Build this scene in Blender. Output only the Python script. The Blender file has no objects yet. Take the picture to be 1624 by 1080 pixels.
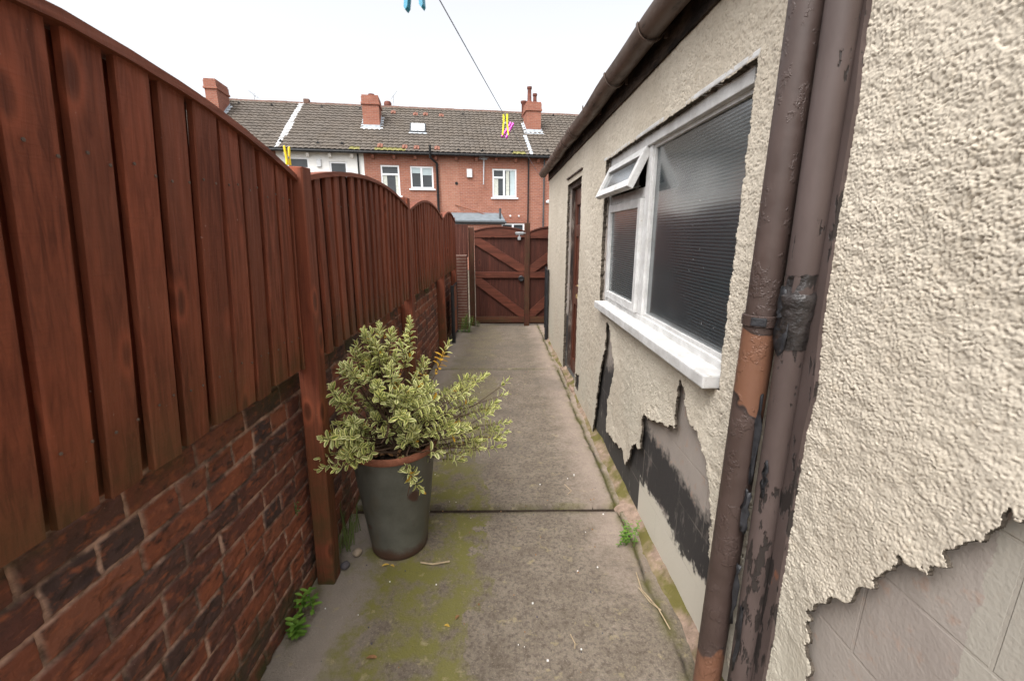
import bpy, bmesh, math, random
import numpy as np
from mathutils import Vector, Matrix
random.seed(7); RNG = np.random.default_rng(7)
SC = bpy.context.scene
COL = SC.collection
R = math.radians

# ------------------------------------------------------------------ helpers
def tag(o, label=None, cat=None, group=None, kind=None):
    if label: o['label'] = label
    if cat: o['category'] = cat
    if group: o['group'] = group
    if kind: o['kind'] = kind
    return o

def empty(name, loc=(0, 0, 0), rot=(0, 0, 0)):
    o = bpy.data.objects.new(name, None); COL.objects.link(o)
    o.location = loc; o.rotation_euler = rot; o.empty_display_size = .1
    return o

def link_mesh(name, me, mat, parent=None, smooth=False):
    o = bpy.data.objects.new(name, me); COL.objects.link(o)
    for m in (mat if isinstance(mat, (list, tuple)) else [mat]): me.materials.append(m)
    if parent is not None: o.parent = parent
    if smooth: me.polygons.foreach_set('use_smooth', [True] * len(me.polygons))
    return o

class MB:
    """collects shapes that belong to ONE part"""
    def __init__(s): s.v = []; s.f = []; s.mi = []; s.a = []
    def add(s, vs, fs, mi=0, att=(0, 0, 0)):
        b = len(s.v); s.v += [tuple(v) for v in vs]; s.a += [att] * len(vs)
        s.f += [tuple(i + b for i in f) for f in fs]; s.mi += [mi] * len(fs)
        return s
    def box(s, x0, x1, y0, y1, z0, z1, mi=0, att=(0, 0, 0), M=None):
        vs = [Vector((x, y, z)) for z in (z0, z1) for y in (y0, y1) for x in (x0, x1)]
        if M is not None: vs = [M @ v for v in vs]
        return s.add(vs, [(0, 2, 3, 1), (4, 5, 7, 6), (0, 1, 5, 4), (2, 6, 7, 3), (0, 4, 6, 2), (1, 3, 7, 5)], mi, att)
    def bbox(s, x0, x1, y0, y1, z0, z1, r=.004, mi=0, att=(0, 0, 0), M=None):
        """box with chamfered edges"""
        bm = bmesh.new(); bmesh.ops.create_cube(bm, size=1)
        for v in bm.verts:
            v.co = Vector(((x0 + x1) / 2 + v.co.x * (x1 - x0), (y0 + y1) / 2 + v.co.y * (y1 - y0), (z0 + z1) / 2 + v.co.z * (z1 - z0)))
        bmesh.ops.bevel(bm, geom=list(bm.edges), offset=r, segments=2, affect='EDGES', profile=.6)
        bm.verts.index_update(); vs = [v.co.copy() for v in bm.verts]
        if M is not None: vs = [M @ v for v in vs]
        s.add(vs, [[v.index for v in f.verts] for f in bm.faces], mi, att); bm.free(); return s
    def tube(s, pts, r, n=10, cap=True, mi=0, att=(0, 0, 0)):
        pts = [Vector(p) for p in pts]; rs = r if isinstance(r, (list, tuple)) else [r] * len(pts)
        vs = []; up = None
        for i, p in enumerate(pts):
            t = (pts[min(i + 1, len(pts) - 1)] - pts[max(i - 1, 0)]).normalized()
            if up is None:
                up = Vector((0, 0, 1)) if abs(t.z) < .9 else Vector((1, 0, 0))
            a = t.cross(up).normalized(); up = a.cross(t).normalized()
            for k in range(n):
                w = 2 * math.pi * k / n
                vs.append(p + (a * math.cos(w) + up * math.sin(w)) * rs[i])
        fs = [(i * n + k, i * n + (k + 1) % n, (i + 1) * n + (k + 1) % n, (i + 1) * n + k) for i in range(len(pts) - 1) for k in range(n)]
        if cap: fs += [tuple(range(n - 1, -1, -1)), tuple((len(pts) - 1) * n + k for k in range(n))]
        return s.add(vs, fs, mi, att)
    def lathe(s, prof, c=(0, 0, 0), n=32, mi=0, att=(0, 0, 0)):
        vs = [(c[0] + r * math.cos(2 * math.pi * k / n), c[1] + r * math.sin(2 * math.pi * k / n), c[2] + z) for r, z in prof for k in range(n)]
        fs = [(i * n + k, i * n + (k + 1) % n, (i + 1) * n + (k + 1) % n, (i + 1) * n + k) for i in range(len(prof) - 1) for k in range(n)]
        return s.add(vs, fs, mi, att)
    def prism(s, poly, axis, a, b, mi=0, att=(0, 0, 0), M=None):
        """poly = list of 2d points, extruded along axis 'x','y' or 'z'"""
        def P(p, q):
            return {'x': (q, p[0], p[1]), 'y': (p[0], q, p[1]), 'z': (p[0], p[1], q)}[axis]
        vs = [Vector(P(p, a)) for p in poly] + [Vector(P(p, b)) for p in poly]
        if M is not None: vs = [M @ v for v in vs]
        n = len(poly)
        return s.add(vs, [tuple(range(n - 1, -1, -1)), tuple(range(n, 2 * n))] + [(i, (i + 1) % n, n + (i + 1) % n, n + i) for i in range(n)], mi, att)
    def build(s, name, mat, parent=None, smooth=False, fix=True):
        me = bpy.data.meshes.new(name); me.from_pydata(s.v, [], s.f)
        if any(s.mi): me.polygons.foreach_set('material_index', s.mi)
        if any(a != (0, 0, 0) for a in s.a):
            at = me.attributes.new('rnd', 'FLOAT_COLOR', 'POINT')
            at.data.foreach_set('color', [c for a in s.a for c in (a[0], a[1], a[2], 1.)])
        if fix:
            bm = bmesh.new(); bm.from_mesh(me); bmesh.ops.recalc_face_normals(bm, faces=bm.faces); bm.to_mesh(me); bm.free()
        o = link_mesh(name, me, mat, parent)
        if smooth:
            me.polygons.foreach_set('use_smooth', [True] * len(me.polygons))
            if hasattr(me, 'set_sharp_from_angle'): me.set_sharp_from_angle(angle=R(40))
        return o

# ---- numpy noise
def _h(ix, iy, k):
    a = (ix.astype(np.int64) * 374761393 + iy.astype(np.int64) * 668265263 + k * 1442695040) & 0xffffffff
    a = ((a ^ (a >> 13)) * 1274126177) & 0xffffffff
    a = ((a ^ (a >> 16)) * 2246822519) & 0xffffffff
    return ((a ^ (a >> 15)) & 0xffffff) / float(0xffffff)
def vnoise(x, y, k=0):
    ix = np.floor(x); iy = np.floor(y); fx = x - ix; fy = y - iy
    fx = fx * fx * (3 - 2 * fx); fy = fy * fy * (3 - 2 * fy)
    a = _h(ix, iy, k); b = _h(ix + 1, iy, k); c = _h(ix, iy + 1, k); d = _h(ix + 1, iy + 1, k)
    return (a + (b - a) * fx) * (1 - fy) + (c + (d - c) * fx) * fy
def fbm(x, y, k=0, o=4):
    s = 0; w = .5
    for i in range(o):
        s = s + w * vnoise(x * 2 ** i, y * 2 ** i, k + i * 17); w *= .5
    return s / (1 - .5 ** o)
def worley(x, y, k=0):
    ix = np.floor(x); iy = np.floor(y); d = np.full(x.shape, 9.)
    for a in (-1, 0, 1):
        for b in (-1, 0, 1):
            cx = ix + a; cy = iy + b
            px = cx + _h(cx, cy, k); py = cy + _h(cx, cy, k + 5)
            d = np.minimum(d, (px - x) ** 2 + (py - y) ** 2)
    return np.sqrt(d)
def inpoly(x, y, poly):
    r = np.zeros(x.shape, bool); n = len(poly); j = n - 1
    for i in range(n):
        xi, yi = poly[i]; xj, yj = poly[j]
        with np.errstate(divide='ignore', invalid='ignore'):
            c = ((yi > y) != (yj > y)) & (x < (xj - xi) * (y - yi) / (yj - yi + 1e-12) + xi)
        r ^= c; j = i
    return r

def grid_mesh(name, P, keep, mat, parent=None, back=None, att=None, flip=False):
    """P (nu,nv,3) points, keep (nu-1,nv-1) cells; back = x to which the rim of the kept cells is extruded"""
    nu, nv, _ = P.shape
    idx = np.arange(nu * nv).reshape(nu, nv)
    q = np.stack([idx[:-1, :-1], idx[1:, :-1], idx[1:, 1:], idx[:-1, 1:]], -1)[keep]
    if flip: q = q[:, ::-1]
    V = P.reshape(-1, 3); F = q
    A = None if att is None else att.reshape(-1, 3)
    if back is not None:
        e = np.concatenate([q[:, [0, 1]], q[:, [1, 2]], q[:, [2, 3]], q[:, [3, 0]]])
        key = np.minimum(e[:, 0], e[:, 1]).astype(np.int64) * (nu * nv) + np.maximum(e[:, 0], e[:, 1])
        u, first, cnt = np.unique(key, return_index=True, return_counts=True)
        be = e[first[cnt == 1]]
        bv = np.unique(be); mp = np.full(nu * nv, -1); mp[bv] = np.arange(len(bv)) + len(V)
        VB = V[bv].copy(); VB[:, 0] = back[bv] if hasattr(back, '__len__') else back
        F = np.concatenate([F, np.stack([be[:, 1], be[:, 0], mp[be[:, 0]], mp[be[:, 1]]], -1)])
        V = np.concatenate([V, VB])
        if A is not None: A = np.concatenate([A, A[bv]])
    used = np.unique(F); mp = np.full(len(V), -1); mp[used] = np.arange(len(used))
    V = V[used]; F = mp[F]
    me = bpy.data.meshes.new(name)
    me.vertices.add(len(V)); me.vertices.foreach_set('co', V.astype(np.float32).ravel())
    me.loops.add(F.size); me.loops.foreach_set('vertex_index', F.astype(np.int32).ravel())
    me.polygons.add(len(F)); me.polygons.foreach_set('loop_start', np.arange(0, F.size, 4, dtype=np.int32))
    me.polygons.foreach_set('use_smooth', np.ones(len(F), bool))
    if A is not None:
        A = A[used]; at = me.attributes.new('rnd', 'FLOAT_COLOR', 'POINT')
        at.data.foreach_set('color', np.concatenate([A, np.ones((len(A), 1))], 1).astype(np.float32).ravel())
    if back is not None and isinstance(mat, list):
        mi = np.zeros(len(F), np.int32); mi[len(q):] = 1; me.polygons.foreach_set('material_index', mi)
    me.update(calc_edges=True); me.validate()
    return link_mesh(name, me, mat, parent)

# ------------------------------------------------------------------ materials
class Mat:
    def __init__(s, name, rough=.8, spec=.3):
        s.m = bpy.data.materials.new(name); s.m.use_nodes = True; s.t = s.m.node_tree; s.n = s.t.nodes
        s.b = s.n['Principled BSDF']; s.b.inputs['Roughness'].default_value = rough
        s.b.inputs['Specular IOR Level'].default_value = spec
        s._c = None
    def L(s, a, b): s.t.links.new(a, b)
    def new(s, ty, **k):
        x = s.n.new(ty)
        for a, b in k.items(): setattr(x, a, b)
        return x
    def co(s, scale=None, rot=None, loc=None):
        if s._c is None: s._c = s.new('ShaderNodeTexCoord')
        o = s._c.outputs['Object']
        if scale or rot or loc:
            mp = s.new('ShaderNodeMapping'); s.L(o, mp.inputs[0])
            if scale: mp.inputs['Scale'].default_value = scale
            if rot: mp.inputs['Rotation'].default_value = rot
            if loc: mp.inputs['Location'].default_value = loc
            o = mp.outputs[0]
        return o
    def noise(s, scale, detail=4, rough=.55, vec=None, dist=0):
        x = s.new('ShaderNodeTexNoise'); x.inputs['Scale'].default_value = scale; x.inputs['Detail'].default_value = detail
        x.inputs['Roughness'].default_value = rough; x.inputs['Distortion'].default_value = dist
        s.L(vec if vec is not None else s.co(), x.inputs['Vector']); return x.outputs['Fac']
    def vor(s, scale, vec=None, feature='F1', out='Distance', rnd=1):
        x = s.new('ShaderNodeTexVoronoi', feature=feature); x.inputs['Scale'].default_value = scale; x.inputs['Randomness'].default_value = rnd
        s.L(vec if vec is not None else s.co(), x.inputs['Vector']); return x.outputs[out]
    def wave(s, scale, dirn='Z', vec=None, dist=0, detail=2, profile='SIN'):
        x = s.new('ShaderNodeTexWave', wave_type='BANDS', bands_direction=dirn, wave_profile=profile)
        x.inputs['Scale'].default_value = scale; x.inputs['Distortion'].default_value = dist; x.inputs['Detail'].default_value = detail
        s.L(vec if vec is not None else s.co(), x.inputs['Vector']); return x.outputs['Fac']
    def ramp(s, fac, stops, interp='LINEAR'):
        x = s.new('ShaderNodeValToRGB'); x.color_ramp.interpolation = interp; e = x.color_ramp.elements
        while len(e) < len(stops): e.new(.5)
        for k, (p, c) in zip(e, stops):
            k.position = p; k.color = (c, c, c, 1) if isinstance(c, (int, float)) else (*c, 1)
        s.L(fac, x.inputs[0]); return x.outputs[0]
    def mix(s, fac, a, b, mode='MIX'):
        x = s.new('ShaderNodeMix', data_type='RGBA', blend_type=mode)
        for sock, v in ((x.inputs[0], fac), (x.inputs[6], a), (x.inputs[7], b)):
            if hasattr(v, 'is_linked'): s.L(v, sock)
            elif isinstance(v, (int, float)): sock.default_value = v if sock.type == 'VALUE' else (v, v, v, 1)
            else: sock.default_value = (*v, 1)
        return x.outputs[2]
    def math(s, op, a, b=0, clamp=False):
        x = s.new('ShaderNodeMath', operation=op, use_clamp=clamp)
        for sock, v in ((x.inputs[0], a), (x.inputs[1], b)):
            if hasattr(v, 'is_linked'): s.L(v, sock)
            else: sock.default_value = v
        return x.outputs[0]
    def xyz(s, vec=None):
        x = s.new('ShaderNodeSeparateXYZ'); s.L(vec if vec is not None else s.co(), x.inputs[0]); return x.outputs
    def attr(s, name='rnd'):
        x = s.new('ShaderNodeAttribute', attribute_name=name)
        sp = s.new('ShaderNodeSeparateColor'); s.L(x.outputs['Color'], sp.inputs[0]); return sp.outputs
    def rand(s): return s.new('ShaderNodeObjectInfo').outputs['Random']
    def color(s, v):
        if hasattr(v, 'is_linked'): s.L(v, s.b.inputs['Base Color'])
        else: s.b.inputs['Base Color'].default_value = (*v, 1)
    def rough(s, v):
        if hasattr(v, 'is_linked'): s.L(v, s.b.inputs['Roughness'])
        else: s.b.inputs['Roughness'].default_value = v
    def bump(s, h, dist=.01, strength=1, prev=None):
        x = s.new('ShaderNodeBump'); x.inputs['Distance'].default_value = dist; x.inputs['Strength'].default_value = strength
        s.L(h, x.inputs['Height'])
        if prev is not None: s.L(prev, x.inputs['Normal'])
        s.L(x.outputs[0], s.b.inputs['Normal']); return x.outputs[0]

def plain(name, col, rough=.6, spec=.3, var=.25, scale=6, bump=0, bscale=80):
    k = Mat(name, rough, spec)
    n = k.noise(scale, 5)
    k.color(k.mix(k.ramp(n, [(.3, 0), (.7, 1)]), tuple(c * (1 - var) for c in col), tuple(min(1, c * (1 + var * .6)) for c in col)))
    if bump: k.bump(k.noise(bscale, 4), bump, 1)
    return k.m

def wood(name, base, axis='z', worn=.5):
    """stained sawn softwood; grain along axis"""
    k = Mat(name, .62, .25)
    a = k.attr(); rv = k.math('ADD', a[0], k.rand())
    off = k.new('ShaderNodeCombineXYZ'); k.L(k.math('MULTIPLY', rv, 7.3), off.inputs[0]); k.L(k.math('MULTIPLY', rv, 3.1), off.inputs[1]); k.L(k.math('MULTIPLY', rv, 5.7), off.inputs[2])
    va = k.new('ShaderNodeVectorMath', operation='ADD'); k.L(k.co(), va.inputs[0]); k.L(off.outputs[0], va.inputs[1])
    sc = {'z': (1, 1, .05), 'x': (.05, 1, 1), 'y': (1, .05, 1)}[axis]
    mp = k.new('ShaderNodeMapping'); mp.inputs['Scale'].default_value = sc; k.L(va.outputs[0], mp.inputs[0])
    g = k.noise(70, 6, .62, mp.outputs[0], .6)
    g2 = k.noise(16, 3, .5, mp.outputs[0], .4)
    big = k.noise(2.2, 4, .6, va.outputs[0])
    dk = tuple(c * .5 for c in base); lt = tuple(min(1, c * 1.55) for c in base)
    c = k.mix(k.ramp(g, [(.38, 0), (.6, 1)]), dk, base)
    saw = k.noise(1, 3, .6, k.co({'z': (9, 9, 260), 'x': (260, 9, 9), 'y': (9, 260, 9)}[axis])); c = k.mix(k.math('MULTIPLY', k.ramp(saw, [(.5, 0), (.7, 1)]), .3), c, dk)
    c = k.mix(k.math('MULTIPLY', k.ramp(g2, [(.45, 0), (.75, 1)]), .55), c, lt)
    # weathering where the stain has greyed
    c = k.mix(k.math('MULTIPLY', k.ramp(big, [(.48, 0), (.75, 1)]), worn), c, (base[0] * 1.15, base[1] * 1.5, base[2] * 1.7))
    # per board tone
    c = k.mix(k.math('MULTIPLY', a[1], .45), c, tuple(x * .42 for x in base))
    # knots
    ms = {'z': (1, 1, .42), 'x': (.42, 1, 1), 'y': (1, .42, 1)}[axis]
    mk = k.new('ShaderNodeMapping'); mk.inputs['Scale'].default_value = ms; k.L(va.outputs[0], mk.inputs[0])
    kd = k.vor(6.2, mk.outputs[0]); kn = k.ramp(kd, [(.05, 1), (.11, 0)])
    ring = k.ramp(kd, [(.09, 0), (.13, 1), (.2, 0)])
    c = k.mix(k.math('MULTIPLY', ring, .5), c, lt); c = k.mix(k.math('MULTIPLY', kn, .75), c, tuple(x * .35 for x in base))
    # pale flecks and droppings
    fl = k.ramp(k.noise(95, 2, .5, va.outputs[0]), [(.76, 0), (.79, 1)])
    c = k.mix(k.math('MULTIPLY', fl, .6), c, (.38, .27, .22))
    # green algae at the foot of boards
    al = k.math('MULTIPLY', k.ramp(k.noise(7, 4, .6), [(.36, .1), (.6, 1)]), a[2])
    c = k.mix(al, c, (.055, .05, .018))
    k.color(c); k.rough(k.ramp(g, [(.3, .75), (.7, .5)]))
    h = k.math('ADD', k.math('ADD', g, k.math('MULTIPLY', saw, .5)), k.math('MULTIPLY', kn, -.6))
    k.bump(h, .0022, .8)
    return k.m

FW = (.215, .057, .028)
MT = {}
MT['fence'] = wood('stained_fence_wood', FW)
MT['rail'] = wood('stained_rail_wood', (FW[0] * .95, FW[1], FW[2]), 'y')
MT['gate'] = wood('stained_gate_wood', (.07, .02, .012), worn=.25)
MT['gatex'] = wood('stained_gate_rail_wood', (.105, .03, .017), 'x', worn=.35)

def m_brick_near():
    k = Mat('weathered_garden_brick', .85, .2)
    a = k.attr(); n1 = k.noise(9, 5, .6); n2 = k.noise(24, 5, .65, k.co((1, .55, 1.25))); n3 = k.noise(150, 3, .6)
    b = k.ramp(a[1], [(0, (.16, .056, .036)), (.3, (.24, .078, .042)), (.48, (.11, .046, .036)), (.6, (.075, .044, .038)), (.74, (.26, .092, .052)), (.9, (.06, .042, .04)), (1, (.2, .066, .038))])
    b = k.mix(k.ramp(n2, [(.53, 0), (.66, .8)]), b, (.034, .023, .02))
    b = k.mix(k.ramp(n1, [(.5, 0), (.72, .75)]), b, (.045, .034, .032))
    b = k.mix(k.ramp(k.noise(22, 4, .6, k.co((1, 1, 2), loc=(3, 1, 8))), [(.52, 0), (.7, .8)]), b, (.3, .1, .05))
    mo = k.mix(k.ramp(n2, [(.35, 0), (.6, 1)]), (.16, .095, .07), (.5, .32, .24))
    mo = k.mix(k.ramp(n1, [(.44, 0), (.6, .85)]), mo, (.05, .036, .031))
    c = k.mix(a[0], b, mo)
    c = k.mix(k.ramp(n3, [(.68, 0), (.76, .5)]), c, (.38, .26, .2))
    z = k.xyz()[2]; al = k.math('MULTIPLY', k.ramp(z, [(.0, .9), (.28, 0)]), k.ramp(n1, [(.42, 0), (.62, 1)]))
    c = k.mix(al, c, (.06, .058, .022))
    al2 = k.math('MULTIPLY', k.ramp(z, [(.86, 0), (1.0, .8)]), k.ramp(k.noise(6, 4, .6), [(.45, 0), (.62, 1)]))
    c = k.mix(al2, c, (.05, .05, .02))
    k.color(c); k.bump(k.math('ADD', k.math('MULTIPLY', n2, .35), k.math('MULTIPLY', n3, .65)), .004, .8); return k.m
MT['brick'] = m_brick_near()

def m_render():
    k = Mat('cream_roughcast_render', .92, .15)
    n1 = k.noise(1.6, 5, .6); n2 = k.noise(60, 4, .6); a = k.attr()
    c = k.mix(k.ramp(n1, [(.3, 0), (.7, 1)]), (.50, .44, .355), (.59, .53, .44))
    c = k.mix(k.math('MULTIPLY', a[0], .72), c, (.19, .15, .11))       # shade in the hollows between the stones, painted into the colour
    c = k.mix(k.ramp(k.noise(26, 3, .6), [(.6, 0), (.75, .35)]), c, (.42, .34, .24))
    st = k.noise(5, 5, .65, k.co((1, 1, .22), loc=(2, 0, 4)))
    c = k.mix(k.ramp(st, [(.56, 0), (.75, .35)]), c, (.36, .31, .24))
    z = k.xyz()[2]
    c = k.mix(k.math('MULTIPLY', k.ramp(k.math('MULTIPLY', z, .5), [(.1, .55), (.55, 0)]), k.ramp(n1, [(.4, 0), (.65, 1)])), c, (.42, .41, .34))
    k.color(c); k.bump(n2, .004, .7); return k.m
MT['render'] = m_render()
MT['edge'] = plain('shaded_broken_render_edge', (.085, .07, .055), .95, .1, .6, 60)  # rim coloured dark for the shaded gap behind the loose coat

def m_block():
    k = Mat('bare_block_wall', .9, .15)
    p = k.xyz(); n1 = k.noise(3, 5, .6); n2 = k.noise(24, 5, .6)
    cw = k.new('ShaderNodeCombineXYZ'); k.L(k.math('ADD', p[1], .14), cw.inputs[0]); k.L(k.math('ADD', p[2], .02), cw.inputs[1])
    br = k.new('ShaderNodeTexBrick'); k.L(cw.outputs[0], br.inputs['Vector'])
    for a, v in (('Scale', 1), ('Mortar Size', .004), ('Mortar Smooth', .3), ('Brick Width', .45), ('Row Height', .225), ('Bias', 0)): br.inputs[a].default_value = v
    br.inputs['Color1'].default_value = (0, 0, 0, 1); br.inputs['Color2'].default_value = (1, 1, 1, 1)
    c = k.mix(k.ramp(n1, [(.3, 0), (.7, 1)]), (.275, .235, .21), (.37, .325, .29))
    c = k.mix(k.math('MULTIPLY', br.outputs['Color'], .25), c, (.36, .33, .29))
    c = k.mix(k.ramp(n2, [(.58, 0), (.72, .6)]), c, (.36, .23, .17))
    pale = k.ramp(k.math('ADD', k.math('MULTIPLY', k.math('ADD', p[2], k.math('MULTIPLY', n2, .16)), 1), k.math('MULTIPLY', k.math('GREATER_THAN', p[1], 1.0), .0)), [(.33, 1), (.36, 0)])
    pp = k.math('LESS_THAN', k.math('ADD', p[1], k.math('MULTIPLY', n2, .05)), .60); c = k.mix(k.math('MULTIPLY', pp, .7), c, (.40, .375, .32))
    c = k.mix(pale, c, (.58, .54, .46))
    # the black bitumen band painted along the foot of the wall
    zz = k.math('ADD', k.math('ADD', p[2], k.math('MULTIPLY', n1, .22)), k.math('MULTIPLY', n2, .14))
    tar = k.math('MULTIPLY', k.ramp(zz, [(.42, 0), (.45, 1), (.69, 1), (.75, 0)]), k.math('GREATER_THAN', p[1], 1.05))
    far = k.math('GREATER_THAN', p[1], 2.15)
    tar2 = k.math('MULTIPLY', far, k.ramp(zz, [(.15, 0), (.18, 1), (.78, 1), (.86, 0)]))
    tarb = k.math('MULTIPLY', k.math('MAXIMUM', tar, tar2), k.ramp(k.noise(11, 5, .7, k.co((1, 1, .35))), [(.28, .55), (.42, 1)]))
    c = k.mix(k.math('MULTIPLY', tarb, .93), c, (.028, .027, .028))
    c = k.mix(k.math('MULTIPLY', br.outputs['Fac'], k.ramp(n1, [(.42, .0), (.62, .3)])), c, (.33, .29, .25))
    k.color(c)
    sm = k.ramp(k.noise(7, 3, .5, k.co((1, 1, .6), loc=(3, 3, 3))), [(.5, 0), (.68, .3)])
    h = k.math('ADD', k.math('ADD', k.math('MULTIPLY', k.noise(110, 4, .6), .3), sm), k.math('MULTIPLY', k.math('MULTIPLY', br.outputs['Fac'], k.ramp(n1, [(.42, .1), (.62, 1)])), -.3))
    k.bump(h, .006, .8); return k.m
MT['block'] = m_block()

def m_path():
    k = Mat('weathered_concrete', .9, .18)
    p = k.xyz(); x, y = p[0], p[1]
    n1 = k.noise(1.3, 6, .62); n2 = k.noise(6.5, 6, .65); n3 = k.noise(48, 6, .75); n4 = k.noise(120, 4, .7)
    c = k.mix(k.ramp(n2, [(.32, 0), (.68, 1)]), (.14, .112, .084), (.235, .195, .155))
    c = k.mix(k.ramp(n3, [(.45, 0), (.64, .75)]), c, (.072, .057, .044))
    c = k.mix(k.ramp(n4, [(.56, 0), (.7, .5)]), c, (.36, .305, .245))
    # pale left margin of the front slab
    lm = k.math('MULTIPLY', k.ramp(k.math('ADD', x, k.math('MULTIPLY', n2, .3)), [(-.45 + .0, 1), (-.3, 0)]) , .6) if False else k.math('MULTIPLY', k.ramp(k.math('ADD', k.math('ADD', x, 1.), k.math('MULTIPLY', n2, .25)), [(.42, 1), (.58, 0)]), .7)
    c = k.mix(k.math('MULTIPLY', lm, .85), c, k.mix(n3, (.2, .168, .14), (.40, .345, .29)))
    # yellow green algae
    xm = k.ramp(k.math('ADD', k.math('ADD', x, .53), k.math('ADD', k.math('MULTIPLY', n2, .45), k.math('MULTIPLY', n1, .75))), [(.42, 0), (.56, 1), (.98, .9), (1.1, .3), (1.5, .35), (1.62, 0)])
    al = k.math('MULTIPLY', xm, k.ramp(n2, [(.4, 0), (.56, 1)]))
    al = k.math('MULTIPLY', al, k.ramp(k.math('MULTIPLY', y, .1), [(.0, .8), (.2, .95), (.3, .8), (.36, .4), (.6, .2)]))
    c = k.mix(k.math('MULTIPLY', al, .92), c, k.mix(n3, (.075, .074, .010), (.22, .205, .04)))
    # dark worn tread with lichen spots
    dk = k.math('MULTIPLY', k.ramp(k.math('ADD', k.math('ADD', x, 1.), k.math('MULTIPLY', n1, .3)), [(1.08, 0), (1.2, 1), (1.5, 1), (1.64, 0)]), k.math('LESS_THAN', y, 2.24))
    c = k.mix(k.math('MULTIPLY', dk, k.ramp(n2, [(.3, .95), (.62, .45)])), c, k.mix(n3, (.03, .024, .018), (.135, .108, .083)))
    li = k.ramp(k.noise(14, 4, .7, k.co(loc=(4, 7, 0))), [(.6, 0), (.68, .6)])
    c = k.mix(li, c, (.31, .26, .15))
    # pink mortar wash along the wall
    pk = k.ramp(k.math('ADD', k.math('ADD', x, k.math('MULTIPLY', y, .012)), k.math('MULTIPLY', n2, .16)), [(.46, 0), (.72, .62)])
    c = k.mix(k.math('MULTIPLY', pk, k.ramp(k.math('MULTIPLY', k.math('ADD', y, k.math('MULTIPLY', n2, .9)), .2), [(.38, 0), (.5, 1)])), c, (.4, .315, .26))
    gr = k.ramp(n1, [(.5, 0), (.68, .55)])
    c = k.mix(k.math('MULTIPLY', gr, k.ramp(k.math('MULTIPLY', k.math('ADD', y, n2), .2), [(.5, 0), (.62, 1)])), c, (.115, .1, .083))
    cr = k.attr()[0]; c = k.mix(cr, c, (.03, .025, .018)); c = k.mix(k.math('MULTIPLY', k.attr()[1], k.ramp(n2, [(.4, 0), (.6, .9)])), c, (.085, .08, .02))
    k.color(c); k.rough(k.ramp(n2, [(.3, .72), (.7, .95)]))
    h = k.math('ADD', k.math('MULTIPLY', n3, .7), k.math('MULTIPLY', n4, .7)); k.bump(h, .007, .9); return k.m
MT['path'] = m_path()

def m_mortar():
    k = Mat('mossy_mortar', .95, .1)
    n = k.noise(18, 5, .65); n1 = k.noise(4, 4, .6)
    c = k.mix(k.ramp(n, [(.35, 0), (.65, 1)]), (.2, .145, .11), (.36, .26, .2))
    c = k.mix(k.ramp(n1, [(.44, 0), (.58, .9)]), c, (.115, .105, .025))
    c = k.mix(k.ramp(k.noise(40, 4, .7), [(.6, 0), (.72, .7)]), c, (.06, .05, .04))
    k.color(c); k.bump(n, .012, 1); return k.m
MT['mortar'] = m_mortar()

def m_pipe():
    k = Mat('peeling_brown_pipe_paint', .42, .4)
    z = k.xyz()[2]; n = k.noise(7, 5, .65); n2 = k.noise(28, 4, .6)
    c = k.mix(k.ramp(n, [(.3, 0), (.7, 1)]), (.050, .033, .028), (.072, .048, .041))
    zz = k.math('ADD', z, k.math('MULTIPLY', k.math('SUBTRACT', k.noise(5, 3, .6, k.co(loc=(3, 4, 1))), .5), .42))
    bare = k.math('MAXIMUM', k.ramp(k.math('MULTIPLY', zz, .5), [(.543, 0), (.546, 1), (.665, 1), (.668, 0)]), k.ramp(zz, [(.2, 1), (.215, 0)]))
    edge = k.math('MAXIMUM', k.ramp(k.math('MULTIPLY', zz, .5), [(.537, 0), (.543, 1), (.547, 0)]), k.ramp(k.math('MULTIPLY', zz, .5), [(.664, 0), (.668, 1), (.673, 0)]))
    c = k.mix(bare, c, (.16, .076, .046)); c = k.mix(k.math('MULTIPLY', edge, .8), c, (.02, .015, .014))
    c = k.mix(k.ramp(n2, [(.71, 0), (.73, .9)]), c, (.025, .022, .024))
    k.color(c); k.rough(k.ramp(n2, [(.3, .35), (.7, .6)]))
    fl = k.ramp(k.noise(16, 5, .7, k.co((1, 1, .8))), [(.52, 0), (.56, 1)]); k.bump(k.math('ADD', k.math('MULTIPLY', fl, .5), k.math('MULTIPLY', n2, .35)), .003, .8); return k.m
MT['pipe'] = m_pipe()
def m_board():
    k = Mat('flaking_brown_board_paint', .55, .35)
    n = k.noise(9, 5, .65, k.co((1, 1, .4))); n2 = k.noise(26, 5, .65, k.co((1, 1, .25), loc=(2, 2, 2)))
    z = k.xyz()[2]
    c = k.mix(k.ramp(n, [(.3, 0), (.7, 1)]), (.066, .047, .042), (.098, .072, .066))
    thr = k.ramp(k.math('MULTIPLY', z, .4), [(.15, .14), (.45, .08), (.62, .045), (.9, .06)])
    pl = k.ramp(k.math('ADD', n2, k.math('SUBTRACT', thr, .05)), [(.6, 0), (.615, 1)])
    c = k.mix(pl, c, (.03, .024, .022))
    c = k.mix(k.ramp(k.noise(13, 4, .6, k.co((1, 1, .3), loc=(7, 1, 3))), [(.68, 0), (.7, .8)]), c, (.2, .085, .05))
    k.color(c); k.bump(k.math('SUBTRACT', k.math('MULTIPLY', n, .3), pl), .003, 1); return k.m
MT['board'] = m_board()
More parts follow.
